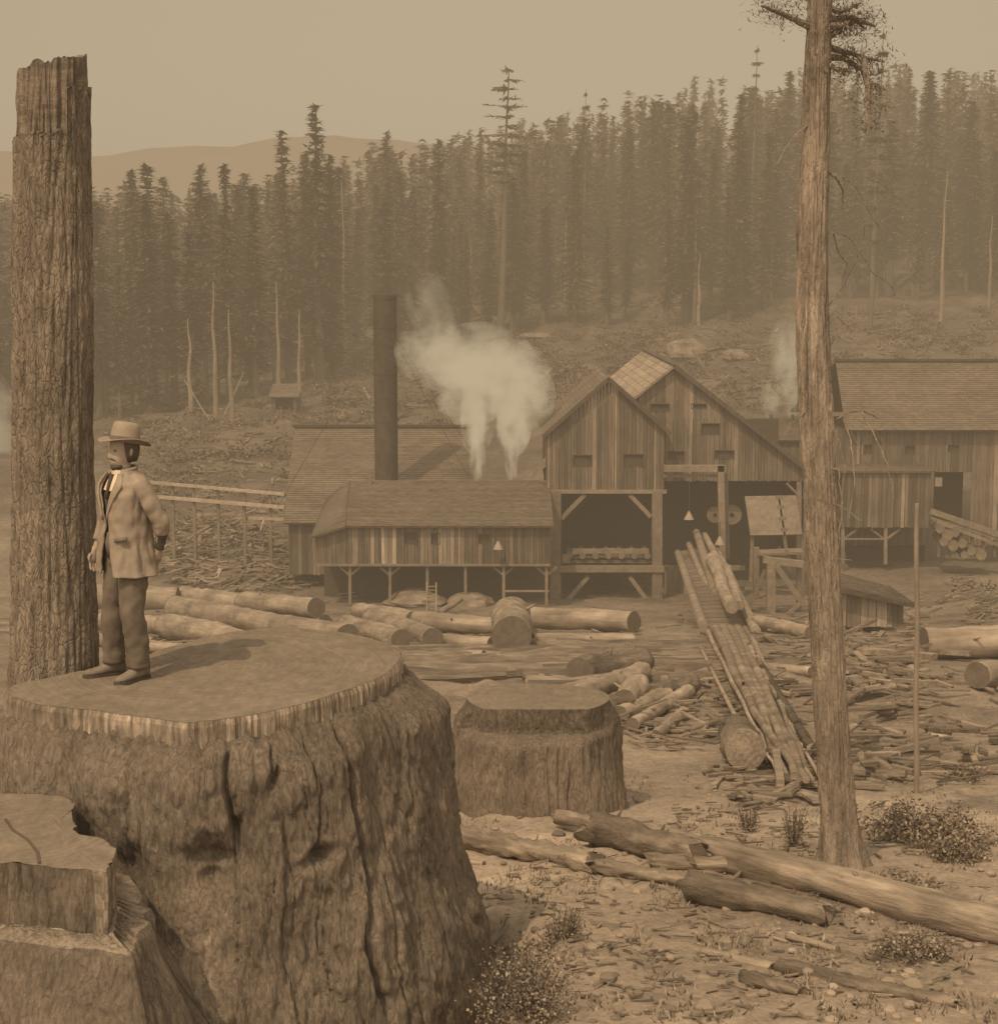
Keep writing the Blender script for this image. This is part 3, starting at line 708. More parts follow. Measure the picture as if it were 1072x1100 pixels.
def sawmill():
    YB=110.0; YC=113.0
    gz=-21.7
    e=empty('sawmill',(xw(690,YB),YB,H(xw(690,YB),YB)),'open fronted wooden sawmill with two gables in the middle distance','sawmill')
    # --- small front gable B
    xl,xr=xw(588,YB),xw(713,YB); xp=xw(652,YB); zp=zw(405,YB); zl=zw(462,YB); zr=zw(459,YB); zb=zw(526,YB); z0=zw(655,YB)-.2
    hb=[hole(615,635,489,500,YB),hole(669,691,488,500,YB)]
    top=lambda x: (zl+(zp-zl)*(x-xl)/(xp-xl)) if x<xp else (zp+(zr-zp)*(x-xp)/(xr-xp))
    wall(e,xl,xr,YB,top,lambda x:zb,hb,bw=.22,bright=.10)
    window(e,615,635,489,500,YB); window(e,669,691,488,500,YB)
    D=12
    xo=.35; sl=(zp-zl)/(xp-xl); sr=(zr-zp)/(xr-xp)
    roof(e,(xl-xo,YB+D,zl-sl*xo),(xl-xo,YB-.4,zl-sl*xo),(xp,YB-.4,zp),(xp,YB+D,zp))
    roof(e,(xr+xo,YB-.4,zr+sr*xo),(xr+xo,YB+D,zr+sr*xo),(xp,YB+D,zp+.01),(xp,YB-.4,zp+.01))
    sidewall(e,xl,YB+.06,YB+D,zb,zl-.12)
    # dark interior: rear, left side, floor above
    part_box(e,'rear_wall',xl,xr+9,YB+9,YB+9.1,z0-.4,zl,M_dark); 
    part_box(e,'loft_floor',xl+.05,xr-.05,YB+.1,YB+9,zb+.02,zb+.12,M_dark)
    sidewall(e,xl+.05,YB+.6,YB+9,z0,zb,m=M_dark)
    for a,b in ((596.5,12),(705.5,11)):
        pxbeam(e,'post',(a,527),(a,657),YB+.15,b,t=.95)
    pxbeam(e,'beam',(586,528),(716,528),YB-.05,4,t=1.3); 
    pxbeam(e,'beam',(590,611),(713,611),YB-.1,7,t=1.15)
    for a,b in (((603,557),(628,531)),((699,555),(676,531)),((603,652),(632,619)),((699,650),(676,619))):
        pxbeam(e,'brace',a,b,YB+.1,4.5,t=1.15)
    # working deck and its clutter (rollers, frames)
    part_box(e,'deck',xl+.8,xr-.7,YB+.3,YB+8.8,zw(606,YB),zw(603,YB),M_timb,.8)
    for px in range(612,700,14):
        mb=MB(); x=xw(px,YB); mb.tube([(x,YB-.1,zw(597,YB)),(x,YB+3,zw(597,YB))],.22,10); child(mb,'roller',M_timb,e)
    pxbeam(e,'carriage',(615,592),(697,592),YB+.2,5,t=1.1); pxbeam(e,'carriage',(604,600),(612,600),YB+.05,9,t=1.3)
    pxbeam(e,'lumber',(610,595),(660,590),YB+.8,3,t=1.5); pxbeam(e,'lumber',(640,598),(690,594),YB+.9,3,t=1.4)
    # --- large gable C
    pxk,pyk=722,392; xp=xw(pxk,YC); zp=zw(pyk,YC); xr=xw(864,YC); zr=zw(502,YC); xl=xw(655,YC)
    slR=(zr-zp)/(xr-xp); slL=(zw(424,YC)-zp)/(xw(683,YC)-xp)
    zb=zw(516,YC)
    topC=lambda x: zp+slR*(x-xp) if x>xp else zp+slL*(x-xp)
    wn=[(752,771,455,466),(716,735,485,493),(767,787,484,492),(697,717,434,441),(741,757,434,438)]
    wall(e,xl,xr-.02,YC,topC,lambda x:zb,[hole(*w,YC) for w in wn],bw=.25,bright=.06,base=1.12)
    for w in wn: window(e,*w,YC)
    D2=24; xo=.4
    roof(e,(xr+xo,YC-.5,zr+slR*xo),(xr+xo,YC+D2,zr+slR*xo),(xp,YC+D2,zp),(xp,YC-.5,zp))
    xe=xp-(xp-xl)-.8
    roof(e,(xe,YC+D2,zp+slL*(xe-xp)),(xe,YC-.5,zp+slL*(xe-xp)),(xp,YC-.5,zp+.01),(xp,YC+D2,zp+.01),m=M_roofl,row=.5,vary=.22,label='pale newly boarded roof slope')
    mb=MB(); mb.beam((xp,YC-.6,zp+.05),(xp,YC+D2,zp+.05),.35,.12,.7); child(mb,'ridge_cap',M_board,e)
    mb=MB(); mb.beam((xp,YC-.55,zp-.08),(xr+xo,YC-.55,zr+slR*xo-.08),.12,.3,.6); child(mb,'barge_board',M_board,e)
    mb=MB(); xb=xw(652,YB); mb.beam((xb,YB-.45,zw(405,YB)-.06),(xw(713,YB)+.35,YB-.45,zw(459,YB)+sr*.35-.1),.12,.25,.6); mb.beam((xb,YB-.45,zw(405,YB)-.06),(xw(588,YB)-.35,YB-.45,zl-sl*.35-.1),.12,.25,.6); child(mb,'barge_board',M_board,e)
    sidewall(e,xr-.05,YC+.1,YC+D2,zb,zr-.15)
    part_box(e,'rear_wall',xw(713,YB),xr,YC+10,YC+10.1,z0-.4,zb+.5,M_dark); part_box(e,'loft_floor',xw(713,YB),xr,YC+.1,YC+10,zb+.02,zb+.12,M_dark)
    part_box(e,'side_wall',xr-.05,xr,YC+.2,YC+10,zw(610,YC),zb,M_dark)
    for px in (858,): pxbeam(e,'post',(px,517),(px,660),YC+.1,5,t=1.1)
    pxbeam(e,'brace',(845,519),(861,535),YC,2.5,t=1.1)
    pxbeam(e,'beam',(712,610),(800,610),YC,5,t=1.1)
    # boarded lower wall below the deck
    wall(e,xw(714,YC),xw(745,YC),YC-.3,lambda x:zw(612,YC),lambda x:zw(658,YC),bw=.5,base=1.15,name='lower_wall')
    # hoist frame in front
    YF=109.0
    pxbeam(e,'hoist_beam',(713,503),(779,503),YF,7,t=1.25); pxbeam(e,'hoist_beam',(713,511),(770,511),YF+.3,3,t=1.1)
    pxbeam(e,'hoist_post',(774,500),(776,606),YF,7,t=1.25); pxbeam(e,'hoist_post',(780,508),(782,600),YF+.6,3.5,t=.9)
    # band wheels
    for px,py,r in ((768,553,9),(786,553,11)):
        mb=MB(); c=P(px,py,YC+1.5); rr=r/F*YC; mb.tube([c,c+Vector((0,.25,0))],rr,28); w=child(mb,'band_wheel',M_timb,e)
        mb=MB(); mb.tube([c-Vector((0,.06,0)),c],rr*.22,12,t=.4); child(mb,'hub',M_iron,w)
    # tilted awning panel
    mb=MB(); q=[P(800,533,YC-1.5),P(855,532,YC-1.5),P(862,574,YC-3.4),P(806,575,YC-3.4)]; o=Vector((0,.1,-.08))
    def sect(u0,u1,t): mb.hexa([q[3].lerp(q[2],u0)+o,q[3].lerp(q[2],u1)+o,q[0].lerp(q[1],u1)+o,q[0].lerp(q[1],u0)+o,q[3].lerp(q[2],u0),q[3].lerp(q[2],u1),q[0].lerp(q[1],u1),q[0].lerp(q[1],u0)],t)
    sect(0,.64,1.0); sect(.68,1,.95)
    for v in (.12,.4,.7,.95):
        a=q[3].lerp(q[0],v);b=q[2].lerp(q[1],v); mb.beam(a.lerp(b,.6)-o*.3,a.lerp(b,.72)-o*.3,.1,.25,1)
    child(mb,'awning',M_timb,e)
    for a,b in (((808,575),(806,625)),((862,575),(862,660)),((842,575),(846,600))): pxbeam(e,'awning_post',a,b,YC-3,3.5,t=.95)
    # hidden left lean-to roof by the steam
    mb=MB(); mb.hexa([P(573,511,YB+4),P(588,500,YB+4),P(588,500,YB+8),P(573,511,YB+8),P(573,505,YB+4),P(588,488,YB+4),P(588,488,YB+8),P(573,505,YB+8)],1.5); child(mb,'side_hood',M_timb,e)
    return e
MILL=sawmill()

def lamp(px,py,Y,label,rod):
    c=P(px,py,Y); s=Y/F
    e=empty('hanging_lamp',c,label,'lamp')
    mb=MB(); mb.tube([c+Vector((0,0,5*s)),c+Vector((0,0,-4*s))],[.8*s,5.5*s],14); child(mb,'shade',M_pale,e)
    mb=MB(); mb.tube([c+Vector((0,0,5*s)),c+Vector((0,0,5*s+rod*s))],.03,5); child(mb,'cord',M_iron,e)
lamp(740,554,108.5,'white cone shaped lamp hanging in the open mill under the beam',38)
lamp(773,581,107.5,'lower white cone lamp hanging by the hoist post of the mill',16)
lamp(535,586,103.2,'small white lamp hanging on the front wall of the long shed',8)

def long_shed():
    Y=104.0; YR=111.5; z0=zw(648,Y)
    e=empty('stilted_shed',(xw(465,Y),Y,H(xw(465,Y),Y)),'long low boarded shed on stilts with a shake roof left of the sawmill','shed')
    x0,x1=xw(372,Y),xw(591,Y); ze=zw(566,Y); zf=zw(607,Y); xL=xw(338,Y)
    hs=[(434,447,572,584),(463,472,573,584),(514,526,574,583)]
    lum=lambda x: 1
    br=[(394,397),(408,414),(418,421),(450,458),(470,473),(492,498),(376,379),(484,487)]
    def lum(x):
        px=CX+x*F/Y
        for a,b in br:
            if a-1<=px<=b: return 1.9
        return 1.0 if px<540 else .85
    wall(e,x0,x1,Y,lambda x:ze,lambda x:zf,[hole(*h,Y) for h in hs],bw=.20,bright=.12,base=.95,lum=lum)
    wall(e,xL,x0,Y+.05,lambda x:zw(575,Y)+(zw(564,Y)-zw(575,Y))*(x-xL)/(x0-xL),lambda x:zf,(),bw=.28,bright=.05,name='lean_to_wall')
    for h in hs: window(e,*h,Y)
    zr=zw(516,YR)
    roof(e,(x0,Y-.5,ze+.12),(x1+.2,Y-.5,ze+.12),(xw(590,YR),YR,zr),(xw(372,YR)+.3,YR,zr),row=.22)
    roof(e,(xL-.2,Y-.5,zw(576,Y)),(x0-.02,Y-.5,ze+.10),(xw(372,YR)+.28,YR,zr-.03),(xw(350,YR),YR,zw(535,YR)),row=.22,name='lean_to_roof')
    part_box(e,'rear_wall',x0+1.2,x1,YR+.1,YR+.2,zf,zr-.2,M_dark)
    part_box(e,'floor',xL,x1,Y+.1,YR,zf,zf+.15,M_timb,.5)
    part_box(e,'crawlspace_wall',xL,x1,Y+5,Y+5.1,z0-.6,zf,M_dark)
    sidewall(e,xL,Y+.1,YR,zf,zw(576,Y),z1b=zw(540,YR))
    for px in (376,419,459,500,541,587):
        pxbeam(e,'post',(px,607),(px,650),Y+.2,3,t=1.1)
        for s in (-1,1):
            if px in(541,419,587,376): pxbeam(e,'brace',(px+s*11,609),(px,618),Y+.25,2.2,t=1.0)
    pxbeam(e,'beam',(541,635),(590,635),Y+.2,2,t=1.3); pxbeam(e,'sill_beam',(338,607),(591,607),Y-.05,2.5,t=1.0)
    return e
long_shed()

def boiler_house():
    Y=112.5; YR=128.0
    e=empty('boiler_house',(xw(410,Y),Y,H(xw(410,Y),Y)),'large building with a broad plain shake roof behind the long stilted shed','building')
    zr=zw(459,YR); ze=zw(562,Y)
    roof(e,(xw(304,Y),Y,ze),(xw(512,Y),Y,ze),(xw(506,YR),YR,zr),(xw(318,YR),YR,zr),row=.35,cell=.5)
    xa,xb=xw(304,Y)+.3,xw(512,Y)-.2
    roof(e,(xw(498,YR+14),YR+14,ze),(xa-.4,YR+14,ze),(xw(318,YR),YR,zr),(xw(506,YR),YR,zr),name='rear_roof',row=.8,cell=1.5)
    wall(e,xa,xb,Y+.5,lambda x:ze-.05,lambda x:ze-3.6,(),bw=.3)
    mb=MB(); mb.beam((xw(316,YR),YR-.1,zr+.12),(xw(508,YR),YR-.1,zr+.12),.5,.2,.55); child(mb,'ridge_cap',M_board,e)
    sidewall(e,xa,Y+.6,YR+13,ze-3.6,ze)
    return e
boiler_house()
def stack():
    Y=117.0; c=xw(415.5,Y); r=12.5/F*Y; zt=zw(318,Y); zb=-19.5
    e=empty('smokestack',(c,Y,zb),'tall dark iron smokestack rising through the boiler house roof','smokestack')
    mb=MB(); K=14; mb.tube([(c,Y,zb+(zt-zb)*i/K) for i in range(K+1)],[r*(1+.012*(i%2)) for i in range(K+1)],36,True); child(mb,'flue',M_iron,e,smooth=False)
    for py in (319,350,400,450):
        mb=MB(); z=zw(py,Y); mb.tube([(c,Y,z-.15),(c,Y,z+.15)],r*1.04,36); child(mb,'band',M_iron,e)
    for k,(dx,dy) in enumerate(((-7,-5),(7,-6),(6,8))):
        mb=MB(); mb.tube([(c,Y,zw(345,Y)),(c+dx,Y+dy,-15.2 if dy<0 else -13)],.02,5); child(mb,'guy_wire',M_iron,e)
stack()
for px,lb in ((513,'left short steam vent pipe on the boiler house roof edge'),(550,'right short steam vent pipe left of the mill gable')):
    Y=113.5; c=P(px,516,Y); mb=MB(); mb.tube([c-Vector((0,0,4.2)),c],[.16,.14],12); mb.build('vent_pipe',M_iron,origin=c-Vector((0,0,4.2)),label=lb,cat='pipe')

def barn():
    Y=125.0; YR=133.5; 
    e=empty('barn',(xw(985,Y),Y,H(xw(985,Y),Y)),'long barn with a broad pale roof and boarded front behind the pine at right','barn')
    x0,x1=xw(893,Y),xw(1130,Y); ze=zw(461,Y); zf=zw(585,Y); zr=zw(388,YR)
    hs=[(926,935,478,487),(970,981,479,486),(1016,1028,478,485),(1003,1042,507,560)]
    wall(e,x0,x1,Y,lambda x:ze,lambda x:zf,[hole(*h,Y) for h in hs],bw=.28,bright=.04,base=1.05)
    for h in hs[:3]: window(e,*h,Y)
    roof(e,(xw(906,Y-.8),Y-.8,ze+.0),(x1+.5,Y-.8,ze+.0),(xw(1130,YR),YR,zr),(xw(893,YR),YR,zr),row=.3)
    roof(e,(x1+.5,YR+9,ze),(x0-.3,YR+9,ze),(xw(893,YR),YR,zr),(xw(1130,YR),YR,zr),name='rear_roof',row=.9,cell=1.5)
    mb=MB(); mb.beam((xw(892,YR),YR-.1,zr+.1),(xw(1131,YR),YR-.1,zr+.1),.4,.2,.55); child(mb,'ridge_cap',M_board,e)
    mb=MB(); d=hole(1003,1042,507,560,Y); mb.box(d[0]-.5,d[1]+.5,Y+4,Y+4.1,d[2]-1,d[3]+.3); child(mb,'doorway',M_dark,e,label='dark panel giving the shade inside the wide doorway')  # dark sheet set back in the doorway; interior shade painted as colour
    mb=MB(); mb.box(xw(1004,Y),xw(1012,Y),Y+.3,Y+.4,zw(523,Y),zw(513,Y)); child(mb,'notice_board',M_pale,e)
    # projecting stilted front
    Y2=121.0; xa,xb=xw(903,Y2),xw(999,Y2)
    br=[(933,936),(941,944),(955,957),(958,960),(970,973),(975,977)]
    wall(e,xa,xb,Y2,lambda x:zw(507,Y2),lambda x:zw(566,Y2),(),bw=.24,bright=.0,name='porch_wall',lum=lambda x:1.9 if any(a<=CX+x*F/Y2<=b for a,b in br) else .95)
    roof(e,(xa-.2,Y2-.3,zw(506,Y2)),(xb+.2,Y2-.3,zw(506,Y2)),(xb+.2,Y-.1,zw(498,Y)),(xa-.2,Y-.1,zw(498,Y)),name='porch_roof',row=.5)
    part_box(e,'porch_floor',xa,xb,Y2+.1,Y,zw(566,Y2),zw(564,Y2),M_timb,.6)
    sidewall(e,xb,Y2+.1,Y,zw(566,Y2),zw(507,Y2))
    part_box(e,'rear_wall',xa,xb+1,Y+1,Y+1.1,zw(612,Y),zf+1.5,M_dark)
    for px in (905,951):
        pxbeam(e,'post',(px,566),(px,606),Y2+.2,3.5,t=1.15)
        for s in (-1,1): pxbeam(e,'brace',(px+s*16,568),(px,580),Y2+.25,2.2,t=1)
    pxbeam(e,'beam',(905,579),(951,579),Y2+.2,1.8,t=1.1)
barn()
# lumber skid beside the barn doorway with short logs beneath
def skid():
    e=empty('log_ramp',G(1030,590),'sloping timber ramp running down right from the barn doorway','ramp')
    Y=119
    for a,b,w in (((1000,549),(1085,578),6),((1006,560),(1085,590),4),((1000,556),(1085,583),2.5)): pxbeam(e,'rail',a,b,Y,w,t=1.15)
    for px in range(1008,1080,12): pxbeam(e,'post',(px,556+(px-1000)*.35),(px,598),Y+.2,3,t=.8)
    for i,(px,py,r) in enumerate(((1010,568,5),(1018,575,6),(1026,572,5),(1014,582,5),(1024,586,6),(1034,584,5),(1044,592,5),(1054,596,6),(1036,596,4))):
        c=P(px,py,Y-.6); mb=MB(); mb.tube([c,c+Vector((.3,3,0))],r/F*Y,14,wob=.1,mc=1); mb.build('short_log',[M_logb,M_timb],origin=c,label='short log end stacked under the timber ramp beside the barn',cat='log',group='short logs under the barn ramp')
skid()
def side_building():
    Y=135; e=empty('low_mill_annex',(xw(845,Y),Y,H(xw(845,Y),Y)),'low annex roof behind the right slope of the sawmill, with two steam vents','building')
    z=zw(473,Y); roof(e,(xw(815,Y),Y,z),(xw(905,Y),Y,z),(xw(905,Y+6),Y+6,zw(447,Y+6)),(xw(806,Y+6),Y+6,zw(447,Y+6)),row=.3)
    wall(e,xw(818,Y),xw(904,Y),Y+.4,lambda x:z,lambda x:zw(540,Y),(),bw=.3,bright=.05)
    window(e,832,858,475,478,Y+.4)
    for px in (828,851):
        c=P(px,449,Y+5); mb=MB(); mb.tube([c-Vector((0,0,1)),c+Vector((0,0,.3))],.15,10); child(mb,'vent_pipe',M_iron,e)
side_building()
def small_shed():
    Y=70.0; g=G(940,700); 
    e=empty('lean_to_shed',(xw(940,Y),Y,H(xw(940,Y),Y)),'small lean-to shed of pale boards over a dark open base, right of the pine','shed')
    xa,xb=xw(896,Y),xw(974,Y); za,zb=zw(627,Y),zw(645,Y)
    wall(e,xa,xb,Y,lambda x:za+(zb-za)*(x-xa)/(xb-xa),lambda x:zw(672,Y),(),bw=.32,bright=.35,base=1.25)
    a,b=Vector((xa-.3,Y-.6,za+.05)),Vector((xb+.3,Y-.6,zb+.0)); c,d=Vector((xb+.3,Y+4,zw(630,Y+4))),Vector((xa-.3,Y+4,zw(606,Y+4)))
    roof(e,a,b,c,d,row=.35,m=M_roof); 
    mb=MB(); mb.beam(a-Vector((0,.03,.12)),b-Vector((0,.03,.12)),.06,.16,.5); child(mb,'fascia',M_board,e)
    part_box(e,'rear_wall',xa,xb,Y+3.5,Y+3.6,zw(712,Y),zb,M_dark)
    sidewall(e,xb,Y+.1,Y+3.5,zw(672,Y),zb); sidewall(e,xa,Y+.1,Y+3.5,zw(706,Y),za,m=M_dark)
    for px in (899,925,972): pxbeam(e,'post',(px,672),(px,705),Y+.15,2.5,t=1.2)
    pxbeam(e,'brace',(972,674),(945,704),Y+.1,2,t=1.1)
small_shed()
def hut(px0,px1,pyr,pye,pyb,Y,label,gable=False,dark=None):
    e=empty('hut',(xw((px0+px1)/2,Y),Y,H(xw((px0+px1)/2,Y),Y)),label,'hut'); xa,xb=xw(px0,Y),xw(px1,Y); s=(xb-xa)
    zb=min(zw(pyb,Y),H((xa+xb)/2,Y))-.3
    if gable:
        xm=(xa+xb)/2; zr,ze=zw(pyr,Y),zw(pye,Y)
        wall(e,xa,xb,Y,lambda x: ze+(zr-ze)*(1-abs(x-xm)/(s/2)),lambda x:zb,(),bw=.4,base=1.3)
        roof(e,(xa-.3,Y+6,ze-.2),(xa-.3,Y-.5,ze-.2),(xm,Y-.5,zr),(xm,Y+6,zr),row=.6); roof(e,(xb+.3,Y-.5,ze-.2),(xb+.3,Y+6,ze-.2),(xm,Y+6,zr+.02),(xm,Y-.5,zr+.02),row=.6)
        part_box(e,'door',xm-.5,xm+.5,Y-.07,Y-.04,zb,zb+2.1,M_dark)
    else:
        zr,ze=zw(pyr,Y+4),zw(pye,Y)
        roof(e,(xa-.3,Y-.5,ze),(xb+.3,Y-.5,ze),(xb+.3,Y+4,zr),(xa-.3,Y+4,zr),row=.6,m=M_roof)
        h=[(xa+s*.18,xb-s*.15,zw(pyb-1,Y),ze-.2)]
        wall(e,xa,xb,Y,lambda x:ze,lambda x:zb,h,bw=.4); part_box(e,'doorway',xa+.1,xb-.1,Y+1.2,Y+1.3,zb,ze,M_dark)  # dark sheet across the open front carries the inside shade as colour
        sidewall(e,xa,Y+.1,Y+4,zb,ze); sidewall(e,xb,Y+.1,Y+4,zb,ze)
    return e
hut(294,321,412,426,441,190,'small open shack on the slope above the boiler house roof')
hut(955,980,296,308,322,285,'tiny gabled cabin at the forest edge high on the right',gable=True)
hut(745,775,368,374,380,240,'tiny low shed on the clearing behind the sawmill ridge') if False else None

# trestle right of the chute
def trestle():
    Y=100.0; e=empty('timber_trestle',P(835,680,Y),'rough timber trestle frame between the log chute and the pine','trestle')
    for a,b,w,dy in (((820,601),(862,606),7,0),((862,606),(880,622),7,1),((828,604),(828,676),9,0),((858,606),(858,668),5,.6),((834,608),(862,648),6,-.3),((862,645),(838,668),4,-.4),((802,660),(822,612),3.5,.7),((812,588),(812,640),6,1.5),((845,590),(848,612),3,1.5),((800,632),(862,636),3,1.8),((796,652),(860,656),3,1.6)):
        pxbeam(e,'timber',a,b,Y+dy,w,t=U(.9,1.3))
    mb=MB(); q=[P(812,594,Y+2),P(862,592,Y+2)]; mb.beam(q[0],q[1],1.5,.15,1); child(mb,'platform',M_timb,e)
trestle()

# log chute
def chute():
    e=empty('log_chute',G(800,720),'long timber log chute climbing from the slope up into the sawmill','log chute')
    # upper ramp
    up=[((728,594),(755,672),9,109,72),((770,592),(812,678),9,109,70),((748,572),(770,640),9,111,85),((757,575),(790,640),8,110.5,84),((740,585),(760,630),7,110.5,90)]
    for a,b,w,y0,y1 in up:
        p,q=P(a[0],a[1],y0),P(b[0],b[1],y1); mb=MB()
        mb.tube([p.lerp(q,i/8) for i in range(9)],w/2/F*(y0+y1)/2,12,wob=.06); child(mb,'rail',M_log,e)
    # planked bed of the upper ramp
    mb=MB(); a0,a1,b0,b1=P(730,592,110.5),P(768,585,110.5),P(757,674,73),P(808,674,73)
    for i in range(24):
        t0,t1=i/24,(i+.85)/24; l0,l1,r0,r1=a0.lerp(b0,t0),a0.lerp(b0,t1),a1.lerp(b1,t0),a1.lerp(b1,t1); dz=Vector((0,0,-.25))
        mb.hexa([l0+dz,r0+dz,r1+dz,l1+dz,l0,r0,r1,l1],U(.8,1.1))
    child(mb,'ramp_bed',M_timb,e)
    # lower trough: long hewn timbers converging to its foot
    lo=[((760,684),(836,850),5,66,26,.3),((768,682),(845,850),12,66,26,.25),((776,682),(852,851),12,66,26,.35),((784,682),(859,852),12,66,26,.25),((792,682),(866,854),12,66,26.5,.3),((800,682),(873,856),6,66,26.5,.4)]
    for k,(a,b,w,y0,y1,dz) in enumerate(lo):
        K=14; mb=MB(); pts=[];rad=[]
        for i in range(K+1):
            t=i/K; px=a[0]+(b[0]-a[0])*t; py=a[1]+(b[1]-a[1])*t; g=G(px,py,3); pts.append(g+Vector((.10*N(i*.35,a[0]),0,.12+dz*.3+.08*N(i*.5,a[0],4)))); rad.append((w*.5)*(1-.25*t)/F*g.y)
        mb.tube(pts,rad,12,wob=.09,tf=lambda i,k:.95+.3*N(i*.7,k*.2,a[0])+U(-.08,.08)); child(mb,'timber',M_grey if k else M_log,e)
    for (a,b,w) in (((808,690),(850,790),5),((850,790),(882,850),4),((752,700),(800,800),4),((806,700),(815,735),7)):
        p,q=G(a[0],a[1],6),G(b[0],b[1],6); mb=MB(); mb.tube([p.lerp(q,i/8)+Vector((0,0,.15)) for i in range(9)],w/2/F*(p.y+q.y)/2,10,wob=.12); child(mb,'side_rail',M_log,e)
    for (a,b,w) in (((820,820),(870,815),5),((868,818),(880,800),4),((833,822),(838,850),8)):
        p,q=G(a[0],a[1],8),G(b[0],b[1],8); mb=MB(); mb.beam(p+Vector((0,0,.2)),q+Vector((0,0,.1)),w/F*p.y,w/F*p.y); child(mb,'cross_timber',M_grey,e)
    # drag chain along the right side
    mb=MB(); cp=[]
    for i in range(90):
        t=i/89; g=G(799+70*t,690+125*t,5); cp.append(g+Vector((0,0,.2)))
    mb.tube(cp,[.05 if i%2 else .10 for i in range(90)],6)
    child(mb,'drag_chain',M_iron,e)
chute()
for k,(a,b,y0,y1,w,lb) in enumerate((((764,612),(786,664),95,72,14,'dark log resting halfway down the upper chute, left of its pair'),((780,622),(795,662),92,73,11,'paler log resting halfway down the upper chute, right of its pair'))):
    p,q=P(a[0],a[1],y0)+Vector((0,0,.6)),P(b[0],b[1],y1)+Vector((0,0,.5))
    log_obj(p,q,w/2/F*y0,w/2/F*y1,lb,mats=[M_log,M_timb])

# corduroy skid deck
def deck():
    mb=MB(); c=G(590,715)
    rows=[]; y=36.0
    while y<62:
        r=U(.11,.22); xa=xw(U(405,440),y) ; xb=xw(U(760,800),y)
        if y<41: xa=xw(U(560,600),y)*1.0; xb=xw(720,y)
        n=int((xb-xa)/1.6); x=xa
        while x<xb:
            L=U(2.5,7); x2=min(xb,x+L); K=max(2,int((x2-x)/1.0)); t=U(.45,1.0)
            mb.tube([(x+(x2-x)*i/K,y+.05*N(x,y),H(x+(x2-x)*i/K,y)+r*.55) for i in range(K+1)],[r*U(.85,1.1)]*(K+1),6,t=t); x=x2+U(.05,.3)
        y+=r*2.1*U(1.1,2.0)
    mb.build('skid_deck',M_grey,origin=c,label='broad corduroy deck of parallel skid poles below the log yard',cat='skid deck')
deck()

# fence at left
def fence():
    A,B=122.0,118.0; e=empty('rail_fence',G(235,568),'wooden rail fence running left from the boiler house','fence')
    for (a,b,w) in (((150,517),(306,531),3.0),((150,532),(306,545),3.4),((212,553),(306,558),3.0)): pxbeam(e,'rail',a,b,A-.3,w,Y2=B-.3,t=2.0)
    for px in (185,208,234,262,290): 
        Y=A+(B-A)*(px-150)/156; p=P(px,519+(px-165)*.09,Y); g=H(p.x,Y); part_beam(e,'post',p,Vector((p.x,Y,g-.3)),.22,.22,M_timb,1.1)
fence()
# ladder under the shed
def ladder():
    Y=100.5; e=empty('ladder',P(463,658,Y),'short ladder leading up under the long shed','ladder')
    for a in (458.5,468.5): pxbeam(e,'stile',(a,626),(a,657),Y,1.4,t=1.2,Y2=Y-1)
    for k in range(7): pxbeam(e,'rung',(458.5,630+k*4),(468.5,630+k*4),Y-k*.13,1.1,t=1.2)
ladder()
b=P(473,658,99.5); log_obj(b,P(496,643,100.5),.2,.2,'plank chute leaning beside the ladder under the long shed',name='plank',cat='plank',mats=[M_timb,M_timb],wob=0,n=4)

# rubble mounds below the shed and rocks on the hill
def rock(px,py,w,h,label,Y=None,m=None,name='boulder',cat='boulder',group=None):
    g=G(px,py) if Y is None else P(px,py,Y); s=g.y/F; mb=MB(); rs=[]
    sd=U(0,99)
    for i in range(13):
        ph=math.pi*i/12; row=[]
        for k in range(24):
            a=2*math.pi*k/24; n=1+.3*N(math.cos(a)*math.sin(ph)*1.3+sd,math.sin(a)*math.sin(ph)*1.3,math.cos(ph)*1.3)+.1*N(math.cos(a)*4+sd,math.sin(a)*4,ph*4)
            row.append((g.x+math.cos(a)*math.sin(ph)*w/2*s*n,g.y+math.sin(a)*math.sin(ph)*w/2*s*n,g.z+math.cos(ph)*h*s*n*.6+h*s*.2))
        rs.append(row)
    mb.rings(rs); return mb.build(name,m or M_rock,origin=g,label=label,cat=cat,group=group)
rock(737,384,44,26,'large pale boulder on the hillside above the sawmill ridge')
rock(790,385,30,12,'low pale rock right of the large hillside boulder')
rock(375,452,26,16,'dark boulder behind the boiler house roof ridge',m=M_logb)
rock(446,650,66,20,'left pale rubble mound beneath the long shed',Y=105,name='rubble_mound',cat='rubble')
rock(505,650,52,18,'right pale rubble mound beneath the long shed',Y=105,name='rubble_mound',cat='rubble')
rock(1006,790,26,9,'pale squared block lying in the debris beside the thin pole',name='timber_block',cat='timber block',m=M_log)
rock(575,365,30,10,'long low rock on the hillside left of the tall pine foot')
rock(1035,300,30,14,'pale outcrop at the forest edge, far right')

